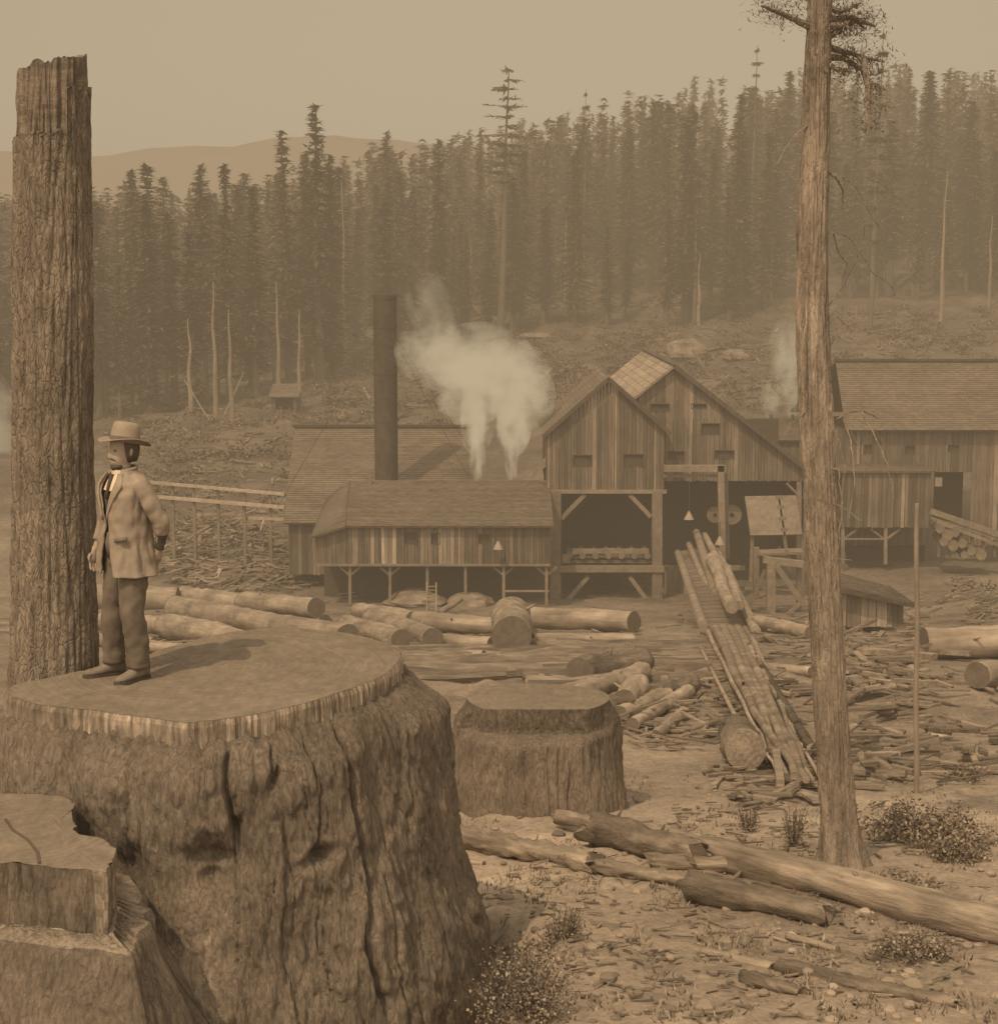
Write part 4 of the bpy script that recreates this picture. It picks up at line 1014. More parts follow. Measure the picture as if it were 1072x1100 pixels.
# ---------------------------------------------------------------- scrap wood, countless
def slivers(name,regions,label,cat,m,origin):
    mb=MB()
    for (poly,n,lmin,lmax,w,pile) in regions:
        (x0,y0,x1,y1)=poly
        for _ in range(n):
            px,py=U(x0,x1),U(y0,y1)
            if pile and ((px-(x0+x1)/2)/((x1-x0)/2))**2+((py-(y0+y1)/2)/((y1-y0)/2))**2>1: continue
            if N(px*.035,py*.07,n*.01)<random.gauss(-.05,.12): continue
            g=G(px,py); L=U(lmin,lmax)*(.35+R()*.75); a=random.gauss(0,.9)
            if R()<.3: a=U(0,6.3)
            d=Vector((math.cos(a),math.sin(a)*.8,0)); q=g+d*L; q.z=H(q.x,q.y)+U(0,.3)*pile+w*.4+(abs(random.gauss(0,.22))*L if R()<.3*pile else 0); g.z+=w*.5+U(0,.35)*pile
            mb.beam(g,q,w*U(.4,1.3),w*U(.2,.6),U(.5,1.15))
    mb.build(name,m,origin=origin,label=label,cat=cat,kind='stuff')
slivers('slab_scrap',[((150,558,335,640),2100,.8,3.0,.22,1.4),((300,600,420,650),250,.6,2.5,.2,.4),((130,480,310,560),330,.8,3.5,.22,.3),((100,640,420,705),160,.6,2.0,.15,.2)],
        'thick litter of slabs and edgings heaped on the left slope below the fence','scrap wood',M_log,G(240,600))
slivers('mill_scrap',[((640,730,800,810),300,.2,1.1,.08,.45),((590,700,760,790),150,.3,1.5,.1,.5),((860,780,1072,840),160,.3,1.3,.14,.5),((690,690,880,800),150,.2,1.0,.08,.3),((885,640,1000,700),120,.5,1.8,.2,.8),((560,640,760,690),60,.4,1.6,.12,.3),((900,690,985,780),230,.3,1.5,.16,.7),((985,620,1072,680),160,.4,1.6,.2,.5),((985,700,1072,800),70,.3,1.2,.12,.3),((900,770,1072,850),150,.2,1.0,.08,.25),((900,690,985,720),14,2,3.5,.35,.8),((800,690,880,760),60,.5,1.4,.12,.3),((700,650,900,700),160,.5,1.8,.16,.3),((760,800,900,870),160,.25,1.2,.09,.15),((560,690,760,745),60,.5,1.6,.1,.1)],
        'countless broken boards and chips strewn below the mill at right','scrap wood',M_grey,G(940,740))
slivers('hillside_slash',[((540,345,900,440),420,2,8,.35,.3),((330,380,500,455),260,2,7,.35,.4),((895,330,1072,388),200,2,7,.35,.3),((120,440,330,500),160,1.5,5,.3,.2)],
        'felled branches and slash lying over the cleared hillside','slash',M_grey,G(700,400))
slivers('wood_chips',[((490,890,1072,1100),1500,.03,.22,.02,.05),((660,860,1072,930),500,.06,.4,.03,.06)],
        'small chips, bark flakes and twigs over the foreground slope','wood chips',M_grey,G(800,1000))
# ground cover and shrubs
def leafblob(mb,c,rx,rz,n,s,m=0):
    for _ in range(n):
        v=Vector((random.gauss(0,.45),random.gauss(0,.45),abs(random.gauss(0,.5))))
        q=c+Vector((v.x*rx,v.y*rx,v.z*rz)); d=Vector((random.gauss(0,1),random.gauss(0,1),random.gauss(.3,.7))).normalized(); sd=d.cross(Vector((R(),R(),R()))).normalized()*s*.4
        mb.quad(q-sd*.4,q+d*s*.5-sd,q+d*s,q+d*s*.5+sd,U(.5,1.6),m)
def bush(px,py,rpx,hpx,n,s,label,name='shrub',leaf=None):
    g=G(px,py); k=g.y/F; e=empty(name,g,label,'shrub'); mb=MB(); ml=MB()
    for i in range(26):
        a=U(0,6.28); rr=rpx*k*math.sqrt(R()); t=g+Vector((math.cos(a)*rr,math.sin(a)*rr,0)); t.z=H(t.x,t.y); b0=g-Vector((0,0,.03))
        tip=t+Vector((0,0,hpx*k*U(.4,1)))
        mb.tube([b0,b0.lerp(t,.6)+Vector((0,0,(tip.z-t.z)*.4)),tip],[.007,.005,.003],4)
        for j in range(int(n*1.7)//26):
            q=t.lerp(tip,U(0,1.05)).lerp(b0,U(0,.25))+Vector((random.gauss(0,1),random.gauss(0,1),random.gauss(0,1)))*rpx*k*.13
            leafblob(ml,q,.02,.02,1,s*.72*U(.5,1.3))
    child(mb,'stems',M_logb,e); child(ml,'leaves',leaf or M_bush,e)
bush(565,1090,62,95,2600,.035,'large leafy shrub at the bottom beside the giant stump')
bush(600,1010,30,35,600,.03,'small open shrub above the large foreground shrub')
bush(985,905,70,38,2600,.06,'broad dusty shrub patch right of the pine foot')
bush(975,1028,45,22,1400,.035,'low creeping shrub in front of the long fallen trunk end')
bush(852,910,16,45,420,.035,'upright seedling behind the fallen trunk, nearer the pine')
bush(803,895,14,38,360,.035,'upright seedling behind the fallen trunk, nearer the far stump')
bush(1030,925,40,26,900,.05,'small shrub at the right edge behind the fallen trunk')
bush(960,965,50,20,900,.04,'thin dry shrub behind the right end of the fallen trunk')
bush(1045,840,30,16,500,.06,'little shrub beside the level grey log at right edge')
def clods():
    mb=MB()
    for _ in range(420):
        px,py=U(480,1072),U(830,1100); g=G(px,py); r=U(.012,.05)*(1.6 if R()<.1 else 1); sd=U(0,50); rs=[]
        for i in range(1,5):
            ph=math.pi*i/5; rs.append([(g.x+r*math.cos(a)*math.sin(ph)*(1+.4*N(a,sd)),g.y+r*math.sin(a)*math.sin(ph)*(1+.4*N(a,sd,3)),g.z+r*.6*math.cos(ph)+r*.2) for a in [k*math.pi/3.5 for k in range(7)]])
        mb.rings(rs,cap0=True,cap1=True,t=U(.6,1.2))
    mb.build('gravel',M_rock,origin=G(800,960),kind='stuff',label='small stones and dirt clods scattered over the foreground slope',cat='gravel')
clods()
def cover():
    mb=MB()
    for (x0,y0,x1,y1,n) in ((495,930,1072,1100,5200),(670,830,1072,960,3000),(490,880,640,960,500)):
        for _ in range(n):
            px,py=U(x0,x1),U(y0,y1)
            if N(px*.02,py*.03,4)<.02+.2*R(): continue
            g=G(px,py); s=U(.02,.045); d=Vector((random.gauss(0,.6),random.gauss(0,.6),1)).normalized(); sd=Vector((1,R()-.5,0)).normalized()*s*.28
            mb.tri(g-sd-Vector((0,0,.01)),g+sd-Vector((0,0,.01)),g+d*s*U(1,2.2),U(.5,1.5))
    mb.build('ground_cover',M_bush,origin=G(800,950),kind='stuff',label='dry low weeds sprinkled over the foreground slope',cat='ground cover')
cover()

# ---------------------------------------------------------------- forest
def conifer_meshes(seed,Ht=35,rmax=3.2,z0=.25,nb=230,leafs=9,size=.8,trunk_r=.45,style=0,power=.75):
    rnd=random.Random(seed); mt=MB(); mc=MB()
    K=12; mt.tube([(.25*noise.noise(Vector((i*.3,seed,0))),.25*noise.noise(Vector((i*.3,seed,5))),Ht*i/K*.99-.5) for i in range(K+1)],[trunk_r*(1-.93*i/K)+.02 for i in range(K+1)],8,True)
    for b in range(nb):
        t=rnd.random()**.85 if style==0 else (int(rnd.random()*13)+rnd.random()*.22)/13
        z=Ht*(z0+(1-z0)*t); L=rmax*((1-t)**power)*rnd.uniform(.45,1.15)+.25
        if t<.25: L*=.55+.45*t/.25*rnd.random()+.2
        if noise.noise(Vector((t*5,seed*1.7,math.sin(seed+b%7)*2)))<-.12: L*=.5
        a=rnd.uniform(0,6.283)
        if style==1:
            sec=int(t*13); a=seed+sec*2.4+rnd.choice((0,1.9,3.5))+rnd.gauss(0,.28); L*=1.15 if (sec*7+seed)%3 else .75
        dr=(.10 if t>.85 else -.18-.25*(1-t)) if style==0 else .05-.1*rnd.random()
        d=Vector((math.cos(a),math.sin(a),0)); tone=rnd.uniform(.55,1.3)
        mc.tube([Vector((0,0,z)),Vector((0,0,z))+d*L*.9+Vector((0,0,L*dr))],[.05,.015],3,False,t=.8)
        nl=max(3,int(leafs*L/rmax*1.6))
        for j in range(nl):
            u=(j+rnd.random())/nl; c=Vector((0,0,z))+d*L*u+Vector((0,0,L*dr*u*(1.0+.3*u)))
            s=size*rnd.uniform(.5,1.1)*(1.05-.45*u); w=s*rnd.uniform(.35,.6)
            dd=Vector((math.cos(a+rnd.gauss(0,.6)),math.sin(a+rnd.gauss(0,.6)),rnd.gauss(-.15,.35))).normalized()
            sd=dd.cross(Vector((rnd.gauss(0,.35),rnd.gauss(0,.35),1))).normalized()*w*.5
            mc.quad(c-dd*s*.3,c+sd,c+dd*s,c-sd+Vector((0,0,rnd.uniform(-.15,.1))),tone*rnd.uniform(.7,1.3))
    return mt.mesh('trunk',M_trunk),mc.mesh('crown',M_leaf),mt,mc
PROTO=[conifer_meshes(11+i,35,U(3.0,4.6),[.08,.12,.22,.10,.28,.16,.06,.2][i],nb=[400,360,330,390,300,360,420,340][i],leafs=11,size=1.15,trunk_r=U(.35,.6),power=[.9,1.0,.75,1.1,.8,.9,1.0,.7][i]) for i in range(8)]
PINE=conifer_meshes(3,40,5.2,.58,nb=120,leafs=15,size=1.0,trunk_r=.55,style=1,power=.55)
PINE2=conifer_meshes(5,40,3.6,.30,nb=150,leafs=12,size=1.0,trunk_r=.5,style=1,power=.7)
SNAGM=[]
for i in range(4):
    mb=MB(); K=12; mb.tube([(.3*N(k*.3,i),.3*N(k*.3,i,6),30*k/K-.5) for k in range(K+1)],[.42*(1-.8*k/K) for k in range(K+1)],8)
    for _ in range(14):
        z=U(9,28); a=U(0,6.28); L=U(.6,2.0); mb.tube([(0,0,z),(math.cos(a)*L,math.sin(a)*L,z+U(-.5,.2))],[.06,.02],4)
    SNAGM.append(mb.mesh('snag',M_snag))
NT=0
def place_tree(x,y,h,proto,label,group=None,name='conifer',rz=None,wide=1.0,cat='tree'):
    e=empty(name,(x,y,H(x,y)-.3),label,cat,group); s=h/(40 if proto in (PINE,PINE2) else 35)
    e.scale=(s*wide,s*wide,s); e.rotation_euler=(U(-.02,.02),U(-.02,.02),U(0,6.28) if rz is None else rz)
    for nm,me in (('trunk',proto[0]),('crown',proto[1])):
        o=bpy.data.objects.new(nm,me); COL.objects.link(o); o.parent=e
    return e
def tree_px(px,pytop,Y,proto,label,group=None,**kw):
    x=xw(px,Y); g=H(x,Y); zt=P(px,pytop,Y).z
    return place_tree(x,Y,zt-g+.3,proto,label,group,**kw)
# the ones a viewer would pick out
tree_px(538,66,258,PINE,'tall lone pine with tiered flat boughs rising above the forest in the centre',name='pine_tree',rz=.6)
tree_px(345,112,222,PROTO[0],'tallest dark spire of the left forest, right one of the tall pair',wide=1.25)
tree_px(314,140,225,PROTO[3],'dark spire of the left forest, left one of the tall pair',wide=1.3)
tree_px(250,175,205,PROTO[1],'slender pointed conifer in the left forest, right of its twin',wide=1.1)
tree_px(224,177,212,PROTO[2],'fuller conifer left of the slender pointed one in the left forest',wide=1.2)
tree_px(170,178,215,PROTO[4],'round topped dark conifer nearest the furrowed trunk',wide=1.5)
tree_px(154,182,222,PROTO[5],'second broad conifer beside the round topped one near the furrowed trunk',wide=1.3)
tree_px(800,43,330,PINE2,'thin tall spire above the skyline left of the ragged pine',name='pine_tree',wide=.8)
tree_px(835,76,320,PROTO[1],'dark pointed conifer just left of the ragged pine on the skyline',wide=1.3)
tree_px(928,22,240,PINE2,'dark ragged pine top rising above the skyline right of the ragged trunk',name='pine_tree',wide=.7)
tree_px(625,90,290,PINE2,'thin sparse spire above the forest right of the lone pine',name='pine_tree',wide=.55)
tree_px(423,142,280,PROTO[2],'pointed conifer above the smokestack on the skyline',wide=1.1)
tree_px(470,150,255,PROTO[6],'broad dark conifer left of the lone tiered pine',wide=1.3)
tree_px(738,112,290,PROTO[7],'lone darker conifer inside the forest above the mill ridge',wide=1.1)
tree_px(985,75,300,PROTO[5],'round headed conifer on the right skyline beyond the ragged pine',wide=1.5)
# skyline guides (px -> py of tree tops)
SKY=[(-400,230),(0,215),(100,205),(150,200),(200,215),(240,205),(300,195),(340,180),(380,165),(450,152),(520,142),(600,130),(650,122),(700,104),(760,92),(850,88),(950,80),(1000,78),(1072,76),(1500,60)]
def edge_y(px): # nearest forest edge distance
    return interp([(-300,190),(100,190),(230,200),(330,215),(400,235),(520,262),(600,268),(700,258),(800,262),(900,275),(1072,280),(1400,280)],px)
REG=[(250,'left of the two tall spires'),(450,'above the boiler house and smokestack'),(650,'behind the tall lone pine'),(850,'above the sawmill gables'),(9999,'right of the ragged pine trunk')]
def region(px):
    for a,b in REG:
        if px<a: return b
cnt=0; tries=0; placed=[]
while cnt<280 and tries<9000:
    tries+=1
    px=U(-60,1140); e0=edge_y(px); Y=e0*(1+R()**1.7*.55)
    x=xw(px,Y)
    if any((x-a)**2+(Y-b)**2<16 for a,b in placed): continue
    g=H(x,Y); h=min(U(13,40),U(20,40))
    zt=P(px,interp(SKY,px)+random.gauss(12,20)+26*N(px*.035,Y*.02),Y).z
    if g+h>zt: h=zt-g
    if h<10: continue
    placed.append((x,Y)); rgn=region(px)
    front=Y<e0*1.12
    if Y<e0*1.25 and N(px*.018,7)<-.22 and R()<.6: continue
    place_tree(x,Y,h,PINE2 if R()<.10 else PROTO[random.randrange(8)],('dark conifer at the front edge of the forest ' if front else 'conifer deeper in the forest ')+rgn,('front row conifers ' if front else 'forest conifers ')+rgn,wide=U(.95,1.9))
    cnt+=1
# bare snags and pale trunks
SN=[(371,190,395,'tallest bare pale trunk right of the two tall spires'),(232,300,450,None),(250,330,455,None),(322,330,440,None),(116,330,440,None),(205,340,445,None),(607,230,330,None),(827,255,325,'pale snag standing above the mill clearing'),(1010,180,345,'tall pale snag at the right forest edge'),(1062,230,330,None),(655,280,345,None),(300,300,430,None),(750,270,350,None),(463,260,340,None),(505,250,340,None)]
for k,(px,a,b_,lb) in enumerate(SN):
    g=G(px,b_); zt=P(px,a,g.y).z; h=zt-g.z
    o=bpy.data.objects.new('bare_snag',SNAGM[k%4]); COL.objects.link(o); o.location=g; o.scale=(.8,.8,h/30); o.rotation_euler=(0,U(-.02,.02),U(0,6))
    if px==540: o.scale=(1.2,1.2,h/30)
    tag(o,lb or ('bare pale trunk standing at the forest edge '+region(px)),'dead tree','bare trunks '+region(px) if not lb else None)
# leaning dead pole on left slope
log_obj(G(225,452),P(198,408,G(225,452).y),.12,.08,'thin dead trunk leaning left at the forest edge',name='leaning_trunk',cat='dead tree',mats=[M_snag,M_snag],n=6)
log_obj(G(238,452),P(262,400,205),.12,.08,'thin dead trunk leaning right at the forest edge',name='leaning_trunk',cat='dead tree',mats=[M_snag,M_snag],n=6)
# the far woods, one mass
def far_forest():
    import numpy as np
    LO=[conifer_meshes(60+i,33,U(2.8,4.0),.04,nb=110,leafs=6,size=1.9,trunk_r=.4,power=.7) for i in range(4)]
    mcs=[]
    for (_,_,mt,mc) in LO:
        faces=[];ts=[];v=np.array(mc.v)
        for f,t in zip(mc.f,mc.t):
            if len(f)==4: faces.append(f);ts.append(t)
        mcs.append((v,np.array(faces),np.array(ts)))
    V=[];Fc=[];T=[];off=0; n=0
    while n<1150:
        px=U(-200,1250); e0=edge_y(px); Y=e0*(1.12+R()**.8*1.15); x=xw(px,Y); g=H(x,Y); h=U(24,36)
        zt=P(px,interp(SKY,px)+random.gauss(9,12)+26*N(px*.03,Y*.01,3),Y).z
        if g+h>zt: h=zt-g
        n+=1
        if h<14: continue
        v,f,t=mcs[n%4]; s=h/33; a=U(0,6.28); ca,sa=math.cos(a),math.sin(a); w=U(.9,1.4)
        q=np.empty_like(v); q[:,0]=(v[:,0]*ca-v[:,1]*sa)*s*w+x; q[:,1]=(v[:,0]*sa+v[:,1]*ca)*s*w+Y; q[:,2]=v[:,2]*s+g
        V.append(q); Fc.append(f+off); T.append(t*U(.75,1.25)); off+=len(v)
    V=np.concatenate(V);Fc=np.concatenate(Fc);T=np.concatenate(T)
    me=bpy.data.meshes.new('forest'); me.vertices.add(len(V)); me.vertices.foreach_set('co',V.ravel().astype('f'))
    me.loops.add(Fc.size); me.loops.foreach_set('vertex_index',Fc.ravel().astype('i')); me.polygons.add(len(Fc)); me.polygons.foreach_set('loop_start',np.arange(0,Fc.size,4).astype('i'))
    me.update(calc_edges=True); me.materials.append(M_leaf); at=me.attributes.new('tone','FLOAT','FACE'); at.data.foreach_set('value',T.astype('f'))
    o=bpy.data.objects.new('forest',me); COL.objects.link(o); tag(o,'unbroken mass of conifers covering the far hillside up to the skyline','forest',kind='stuff')
far_forest()

def hill_brush():
    mb=MB()
    for (x0,y0,x1,y1,n) in ((330,330,1072,445,1500),(110,430,480,500,450),(130,500,310,600,160),(540,360,720,420,200),(900,560,1072,640,140)):
        for _ in range(n):
            px,py=U(x0,x1),U(y0,y1)
            if N(px*.022,py*.05,14)<random.gauss(-.02,.2): continue
            g=G(px,py); 
            if 100<g.y<140 and g.x>-15: continue
            w=U(.6,2.2); leafblob(mb,g,w,w*.6,26,U(.22,.42))
    mb.build('hillside_brush',M_brush,origin=G(700,400),kind='stuff',label='low dark brush covering the cleared hillside between the mill and forest',cat='brush')
M_brush=mat('hill_brush_leaves',.12,.20,.4,bump=0,tint=(1,.74,.52))
hill_brush()

# ---------------------------------------------------------------- steam
def vol_mat(name,dens,L,sc_,sharp=1.0):  # emission makes steam and smoke glow in place of scattered sunlight
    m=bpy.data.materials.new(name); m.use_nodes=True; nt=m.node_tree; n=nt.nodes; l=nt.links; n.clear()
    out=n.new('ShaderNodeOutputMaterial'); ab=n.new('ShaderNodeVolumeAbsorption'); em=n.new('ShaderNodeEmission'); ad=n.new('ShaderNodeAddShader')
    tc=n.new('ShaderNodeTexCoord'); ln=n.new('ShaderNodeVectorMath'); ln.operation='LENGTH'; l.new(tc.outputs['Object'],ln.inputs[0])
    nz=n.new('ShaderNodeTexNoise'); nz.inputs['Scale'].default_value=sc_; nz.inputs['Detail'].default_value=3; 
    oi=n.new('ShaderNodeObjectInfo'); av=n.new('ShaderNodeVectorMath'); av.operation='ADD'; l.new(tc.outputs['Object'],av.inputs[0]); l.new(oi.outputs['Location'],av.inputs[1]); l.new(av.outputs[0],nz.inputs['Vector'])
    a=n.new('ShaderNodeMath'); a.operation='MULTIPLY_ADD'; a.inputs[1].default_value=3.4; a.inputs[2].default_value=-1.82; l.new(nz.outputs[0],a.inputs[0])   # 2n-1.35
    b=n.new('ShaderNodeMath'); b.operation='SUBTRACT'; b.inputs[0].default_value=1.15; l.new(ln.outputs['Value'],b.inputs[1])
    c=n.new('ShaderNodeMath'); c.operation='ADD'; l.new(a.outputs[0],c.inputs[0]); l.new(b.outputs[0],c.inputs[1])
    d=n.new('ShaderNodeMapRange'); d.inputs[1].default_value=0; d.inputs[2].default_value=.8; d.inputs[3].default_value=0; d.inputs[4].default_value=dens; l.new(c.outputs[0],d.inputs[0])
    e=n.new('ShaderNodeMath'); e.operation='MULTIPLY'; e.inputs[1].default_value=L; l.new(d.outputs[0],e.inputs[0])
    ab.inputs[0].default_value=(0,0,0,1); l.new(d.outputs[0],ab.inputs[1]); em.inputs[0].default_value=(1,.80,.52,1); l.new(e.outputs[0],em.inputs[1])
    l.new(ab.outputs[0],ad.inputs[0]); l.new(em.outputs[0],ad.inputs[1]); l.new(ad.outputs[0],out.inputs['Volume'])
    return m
V1=vol_mat('steam_glow_dense',1.3,.58,1.6); V2=vol_mat('steam_glow_thin',.42,.60,2.1); V3=vol_mat('steam_glow_wisp',.25,.50,1.9)
me_s=None
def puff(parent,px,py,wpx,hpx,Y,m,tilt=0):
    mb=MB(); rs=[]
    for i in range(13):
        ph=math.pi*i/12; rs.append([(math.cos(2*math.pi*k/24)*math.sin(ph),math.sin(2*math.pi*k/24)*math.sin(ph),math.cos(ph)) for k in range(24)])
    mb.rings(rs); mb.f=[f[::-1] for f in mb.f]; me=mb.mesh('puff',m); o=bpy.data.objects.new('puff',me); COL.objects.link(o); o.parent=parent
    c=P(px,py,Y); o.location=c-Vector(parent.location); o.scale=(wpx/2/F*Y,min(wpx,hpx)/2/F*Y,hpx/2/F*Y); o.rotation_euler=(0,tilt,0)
Y=114.0
e=empty('steam_plume',P(513,514,Y),'large white steam cloud billowing from the left boiler vent','steam')
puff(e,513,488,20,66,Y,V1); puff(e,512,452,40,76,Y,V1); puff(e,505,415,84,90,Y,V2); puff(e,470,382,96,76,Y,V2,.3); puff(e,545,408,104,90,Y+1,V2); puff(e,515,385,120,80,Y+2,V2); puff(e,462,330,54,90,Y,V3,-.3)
e=empty('steam_plume',P(550,514,Y),'steam column rising from the right boiler vent into the cloud','steam')
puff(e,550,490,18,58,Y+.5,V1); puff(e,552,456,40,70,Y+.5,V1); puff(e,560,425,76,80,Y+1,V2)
Y=138.0
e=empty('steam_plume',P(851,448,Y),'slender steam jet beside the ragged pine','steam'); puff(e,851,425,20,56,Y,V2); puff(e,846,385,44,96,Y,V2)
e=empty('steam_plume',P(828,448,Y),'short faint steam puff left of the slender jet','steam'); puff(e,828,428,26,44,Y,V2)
Y=165.0
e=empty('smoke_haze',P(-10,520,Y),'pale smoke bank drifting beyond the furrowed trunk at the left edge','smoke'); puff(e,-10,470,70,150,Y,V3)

# ---------------------------------------------------------------- the man
def man():
    base=PZ(140,726,ZT+.012); yaw=math.radians(-48)
    e=empty('person',base,'man in pale coat, dark trousers and wide brimmed hat standing on the giant stump','person')
    e.rotation_euler=(0,0,yaw); e.scale=(1.0,1.0,1.0)
    def add(mb,name,m,parent=e,smooth=True,mods=()):
        me=mb.mesh(name,m,smooth); o=bpy.data.objects.new(name,me); COL.objects.link(o); o.parent=parent
        for k in mods:
            if k=='sub': s=o.modifiers.new('s','SUBSURF'); s.levels=s.render_levels=1
            if k=='solid': s=o.modifiers.new('t','SOLIDIFY'); s.thickness=.014; s.offset=0
        return o
    # joints (local: faces -Y, his left is +X)
    J=dict(pel=(0,.0,.93),waist=(0,.0,1.08),chest=(0,-.005,1.30),neck=(0,.0,1.46),neck2=(-.005,-.02,1.54),
           shl=(.19,0,1.42),ell=(.28,.13,1.15),wrl=(.20,.15,.93),shr=(-.19,0,1.42),elr=(-.25,.0,1.13),wrr=(-.235,-.12,.90),
           hil=(.10,0,.90),knl=(.125,-.04,.49),anl=(.105,.02,.10),hir=(-.10,0,.90),knr=(-.125,-.055,.48),anr=(-.15,-.05,.10))
    names=list(J); vi={k:i for i,k in enumerate(names)}
    ed=[('pel','waist'),('waist','chest'),('chest','neck'),('neck','neck2'),('chest','shl'),('shl','ell'),('ell','wrl'),('chest','shr'),('shr','elr'),('elr','wrr'),('pel','hil'),('hil','knl'),('knl','anl'),('pel','hir'),('hir','knr'),('knr','anr')]
    rad=dict(pel=.13,waist=.12,chest=.13,neck=.06,neck2=.055,shl=.06,ell=.042,wrl=.028,shr=.06,elr=.042,wrr=.028,hil=.085,knl=.055,anl=.04,hir=.085,knr=.055,anr=.04)
    me=bpy.data.meshes.new('skel'); me.from_pydata([J[k] for k in names],[(vi[a],vi[b]) for a,b in ed],[]); tmp=bpy.data.objects.new('skel',me); COL.objects.link(tmp)
    sk=tmp.modifiers.new('k','SKIN'); 
    if not me.skin_vertices: me.attributes  # created with the modifier below
    bpy.context.view_layer.objects.active=tmp
    if not me.skin_vertices:
        with bpy.context.temp_override(object=tmp,active_object=tmp): bpy.ops.mesh.customdata_skin_add()
    for i,k in enumerate(names): me.skin_vertices[0].data[i].radius=(rad[k],rad[k]*(.8 if k in('pel','waist','chest') else 1))
    me.skin_vertices[0].data[vi['pel']].use_root=True
    ss=tmp.modifiers.new('s','SUBSURF'); ss.levels=ss.render_levels=2
    dg=bpy.context.evaluated_depsgraph_get(); ev=tmp.evaluated_get(dg).to_mesh()
    mb=MB(); mb.v=[tuple(v.co) for v in ev.vertices]
    for p in ev.polygons: mb.f.append(tuple(p.vertices)); mb.t.append(1); mb.m.append(0)
    tmp.evaluated_get(dg).to_mesh_clear(); bpy.data.objects.remove(tmp)
    # head: lofted rings with brow, nose, lips, chin
    hz0=1.515; prof=[(1.50,.050,.055,-.005),(1.525,.054,.062,-.012),(1.545,.052,.075,-.025),(1.56,.058,.084,-.022),(1.58,.064,.090,-.016),(1.60,.069,.092,-.010),(1.62,.073,.094,-.004),(1.64,.075,.096,.0),(1.665,.077,.099,.002),(1.69,.077,.100,.004),(1.72,.073,.096,.006),(1.745,.062,.082,.008),(1.765,.042,.055,.010),(1.775,.015,.02,.010)]
    rs=[]; n=48
    for (z,a,b,oy) in prof:
        row=[]
        for k in range(n):
            an=2*math.pi*k/n-math.pi/2; x=a*math.cos(an); y=b*math.sin(an)+oy; f=math.exp(-(math.cos(an)/.22)**2) if math.sin(an)<0 else 0
            y-=f*(.026*math.exp(-((z-1.607)/.022)**2)+.016*math.exp(-((z-1.64)/.02)**2)+.006*math.exp(-((z-1.572)/.01)**2)+.008*math.exp(-((z-1.53)/.015)**2))
            ey=math.exp(-((abs(math.cos(an))-.42)/.2)**2)*(1 if math.sin(an)<0 else 0)
            y+=ey*.010*math.exp(-((z-1.645)/.014)**2); y-=ey*.006*math.exp(-((z-1.67)/.01)**2)
            row.append((x,y,z))
        rs.append(row)
    mb.rings(rs,cap0=True,cap1=True)
    for s in (-1,1): # ears
        mb.tube([(s*.076,.01,1.60),(s*.086,.012,1.62),(s*.088,.014,1.645),(s*.078,.012,1.66)],[.008,.012,.013,.008],8)
    # hands
    def hand(w,dirv,palmn,sgn):
        w=Vector(w);d=Vector(dirv).normalized();nn=Vector(palmn).normalized();s=d.cross(nn).normalized()*sgn
        rs=[]
        for t,wd,th in ((-.03,.026,.024),(.0,.028,.018),(.03,.038,.016),(.06,.042,.015),(.085,.041,.012)):
            rs.append([w+d*t+s*wd*math.cos(2*math.pi*k/12)+nn*th*math.sin(2*math.pi*k/12) for k in range(12)])
        mb.rings(rs,cap0=True,cap1=True)
        for i,L in enumerate((.072,.080,.075,.060)):
            b=w+d*.08+s*(.030-.02*i); curl=.5+.12*i
            mb.tube([b,b+d*L*.45+nn*L*.12,b+d*L*.75+nn*L*.38*curl*1.4,b+d*L*.88+nn*L*.75*curl],[.0095,.009,.008,.006],8)
        b=w+d*.025+s*.034; mb.tube([b,b+s*.018+d*.025+nn*.008,b+s*.018+d*.055+nn*.02],[.012,.010,.007],8)
    hand(J['wrl'],(-.25,-.12,-.95),(-.9,-.2,.2),-1); hand(J['wrr'],(.05,-.2,-.97),(.9,.1,.1),1)
    body=add(mb,'body',M_skin)
    # eyes
    for s in (-1,1):
        m2=MB(); rs=[]
        for i in range(7):
            ph=math.pi*i/6; rs.append([(s*.031+.011*math.sin(ph)*math.cos(2*math.pi*k/10),-.082+.009*math.sin(ph)*math.sin(2*math.pi*k/10),1.643+.007*math.cos(ph)) for k in range(10)])
        m2.rings(rs); add(m2,'eye',M_hair)
    # hair + moustache/beard
    m2=MB(); rs=[]
    for z,a,b,oy in ((1.56,.060,.060,.03),(1.60,.078,.085,.022),(1.64,.083,.095,.018),(1.68,.084,.100,.014),(1.72,.078,.098,.012),(1.75,.06,.08,.012)):
        rs.append([(a*math.cos(t)*(1+.03*N(t*9,z*40)),b*math.sin(t)*(1+.03*N(t*9,z*40))+oy,z) for t in [math.radians(-28+236*k/30) for k in range(31)]])
    m2.rings(rs,closed=False); add(m2,'hair',M_hair,mods=('solid',))
    m2=MB(); m2.tube([(-.04,-.088,1.572),(-.02,-.104,1.584),(0,-.110,1.588),(.02,-.104,1.584),(.04,-.088,1.572)],[.003,.007,.008,.007,.003],8); add(m2,'moustache',M_hair)
    m2=MB(); rs=[]
    for i in range(9):
        ph=math.pi*i/8; rs.append([(.054*math.sin(ph)*math.cos(2*math.pi*k/20),-.050+.052*math.sin(ph)*math.sin(2*math.pi*k/20),1.530+.028*math.cos(ph)+.012*N(k*.6,i)+.02*max(0,-math.sin(2*math.pi*k/20)-.6)*-1) for k in range(20)])
    m2.rings(rs); add(m2,'beard',M_hair)
    # hat
    m2=MB(); n=40; rs=[]
    tilt=Matrix.Rotation(math.radians(-11),4,'X')
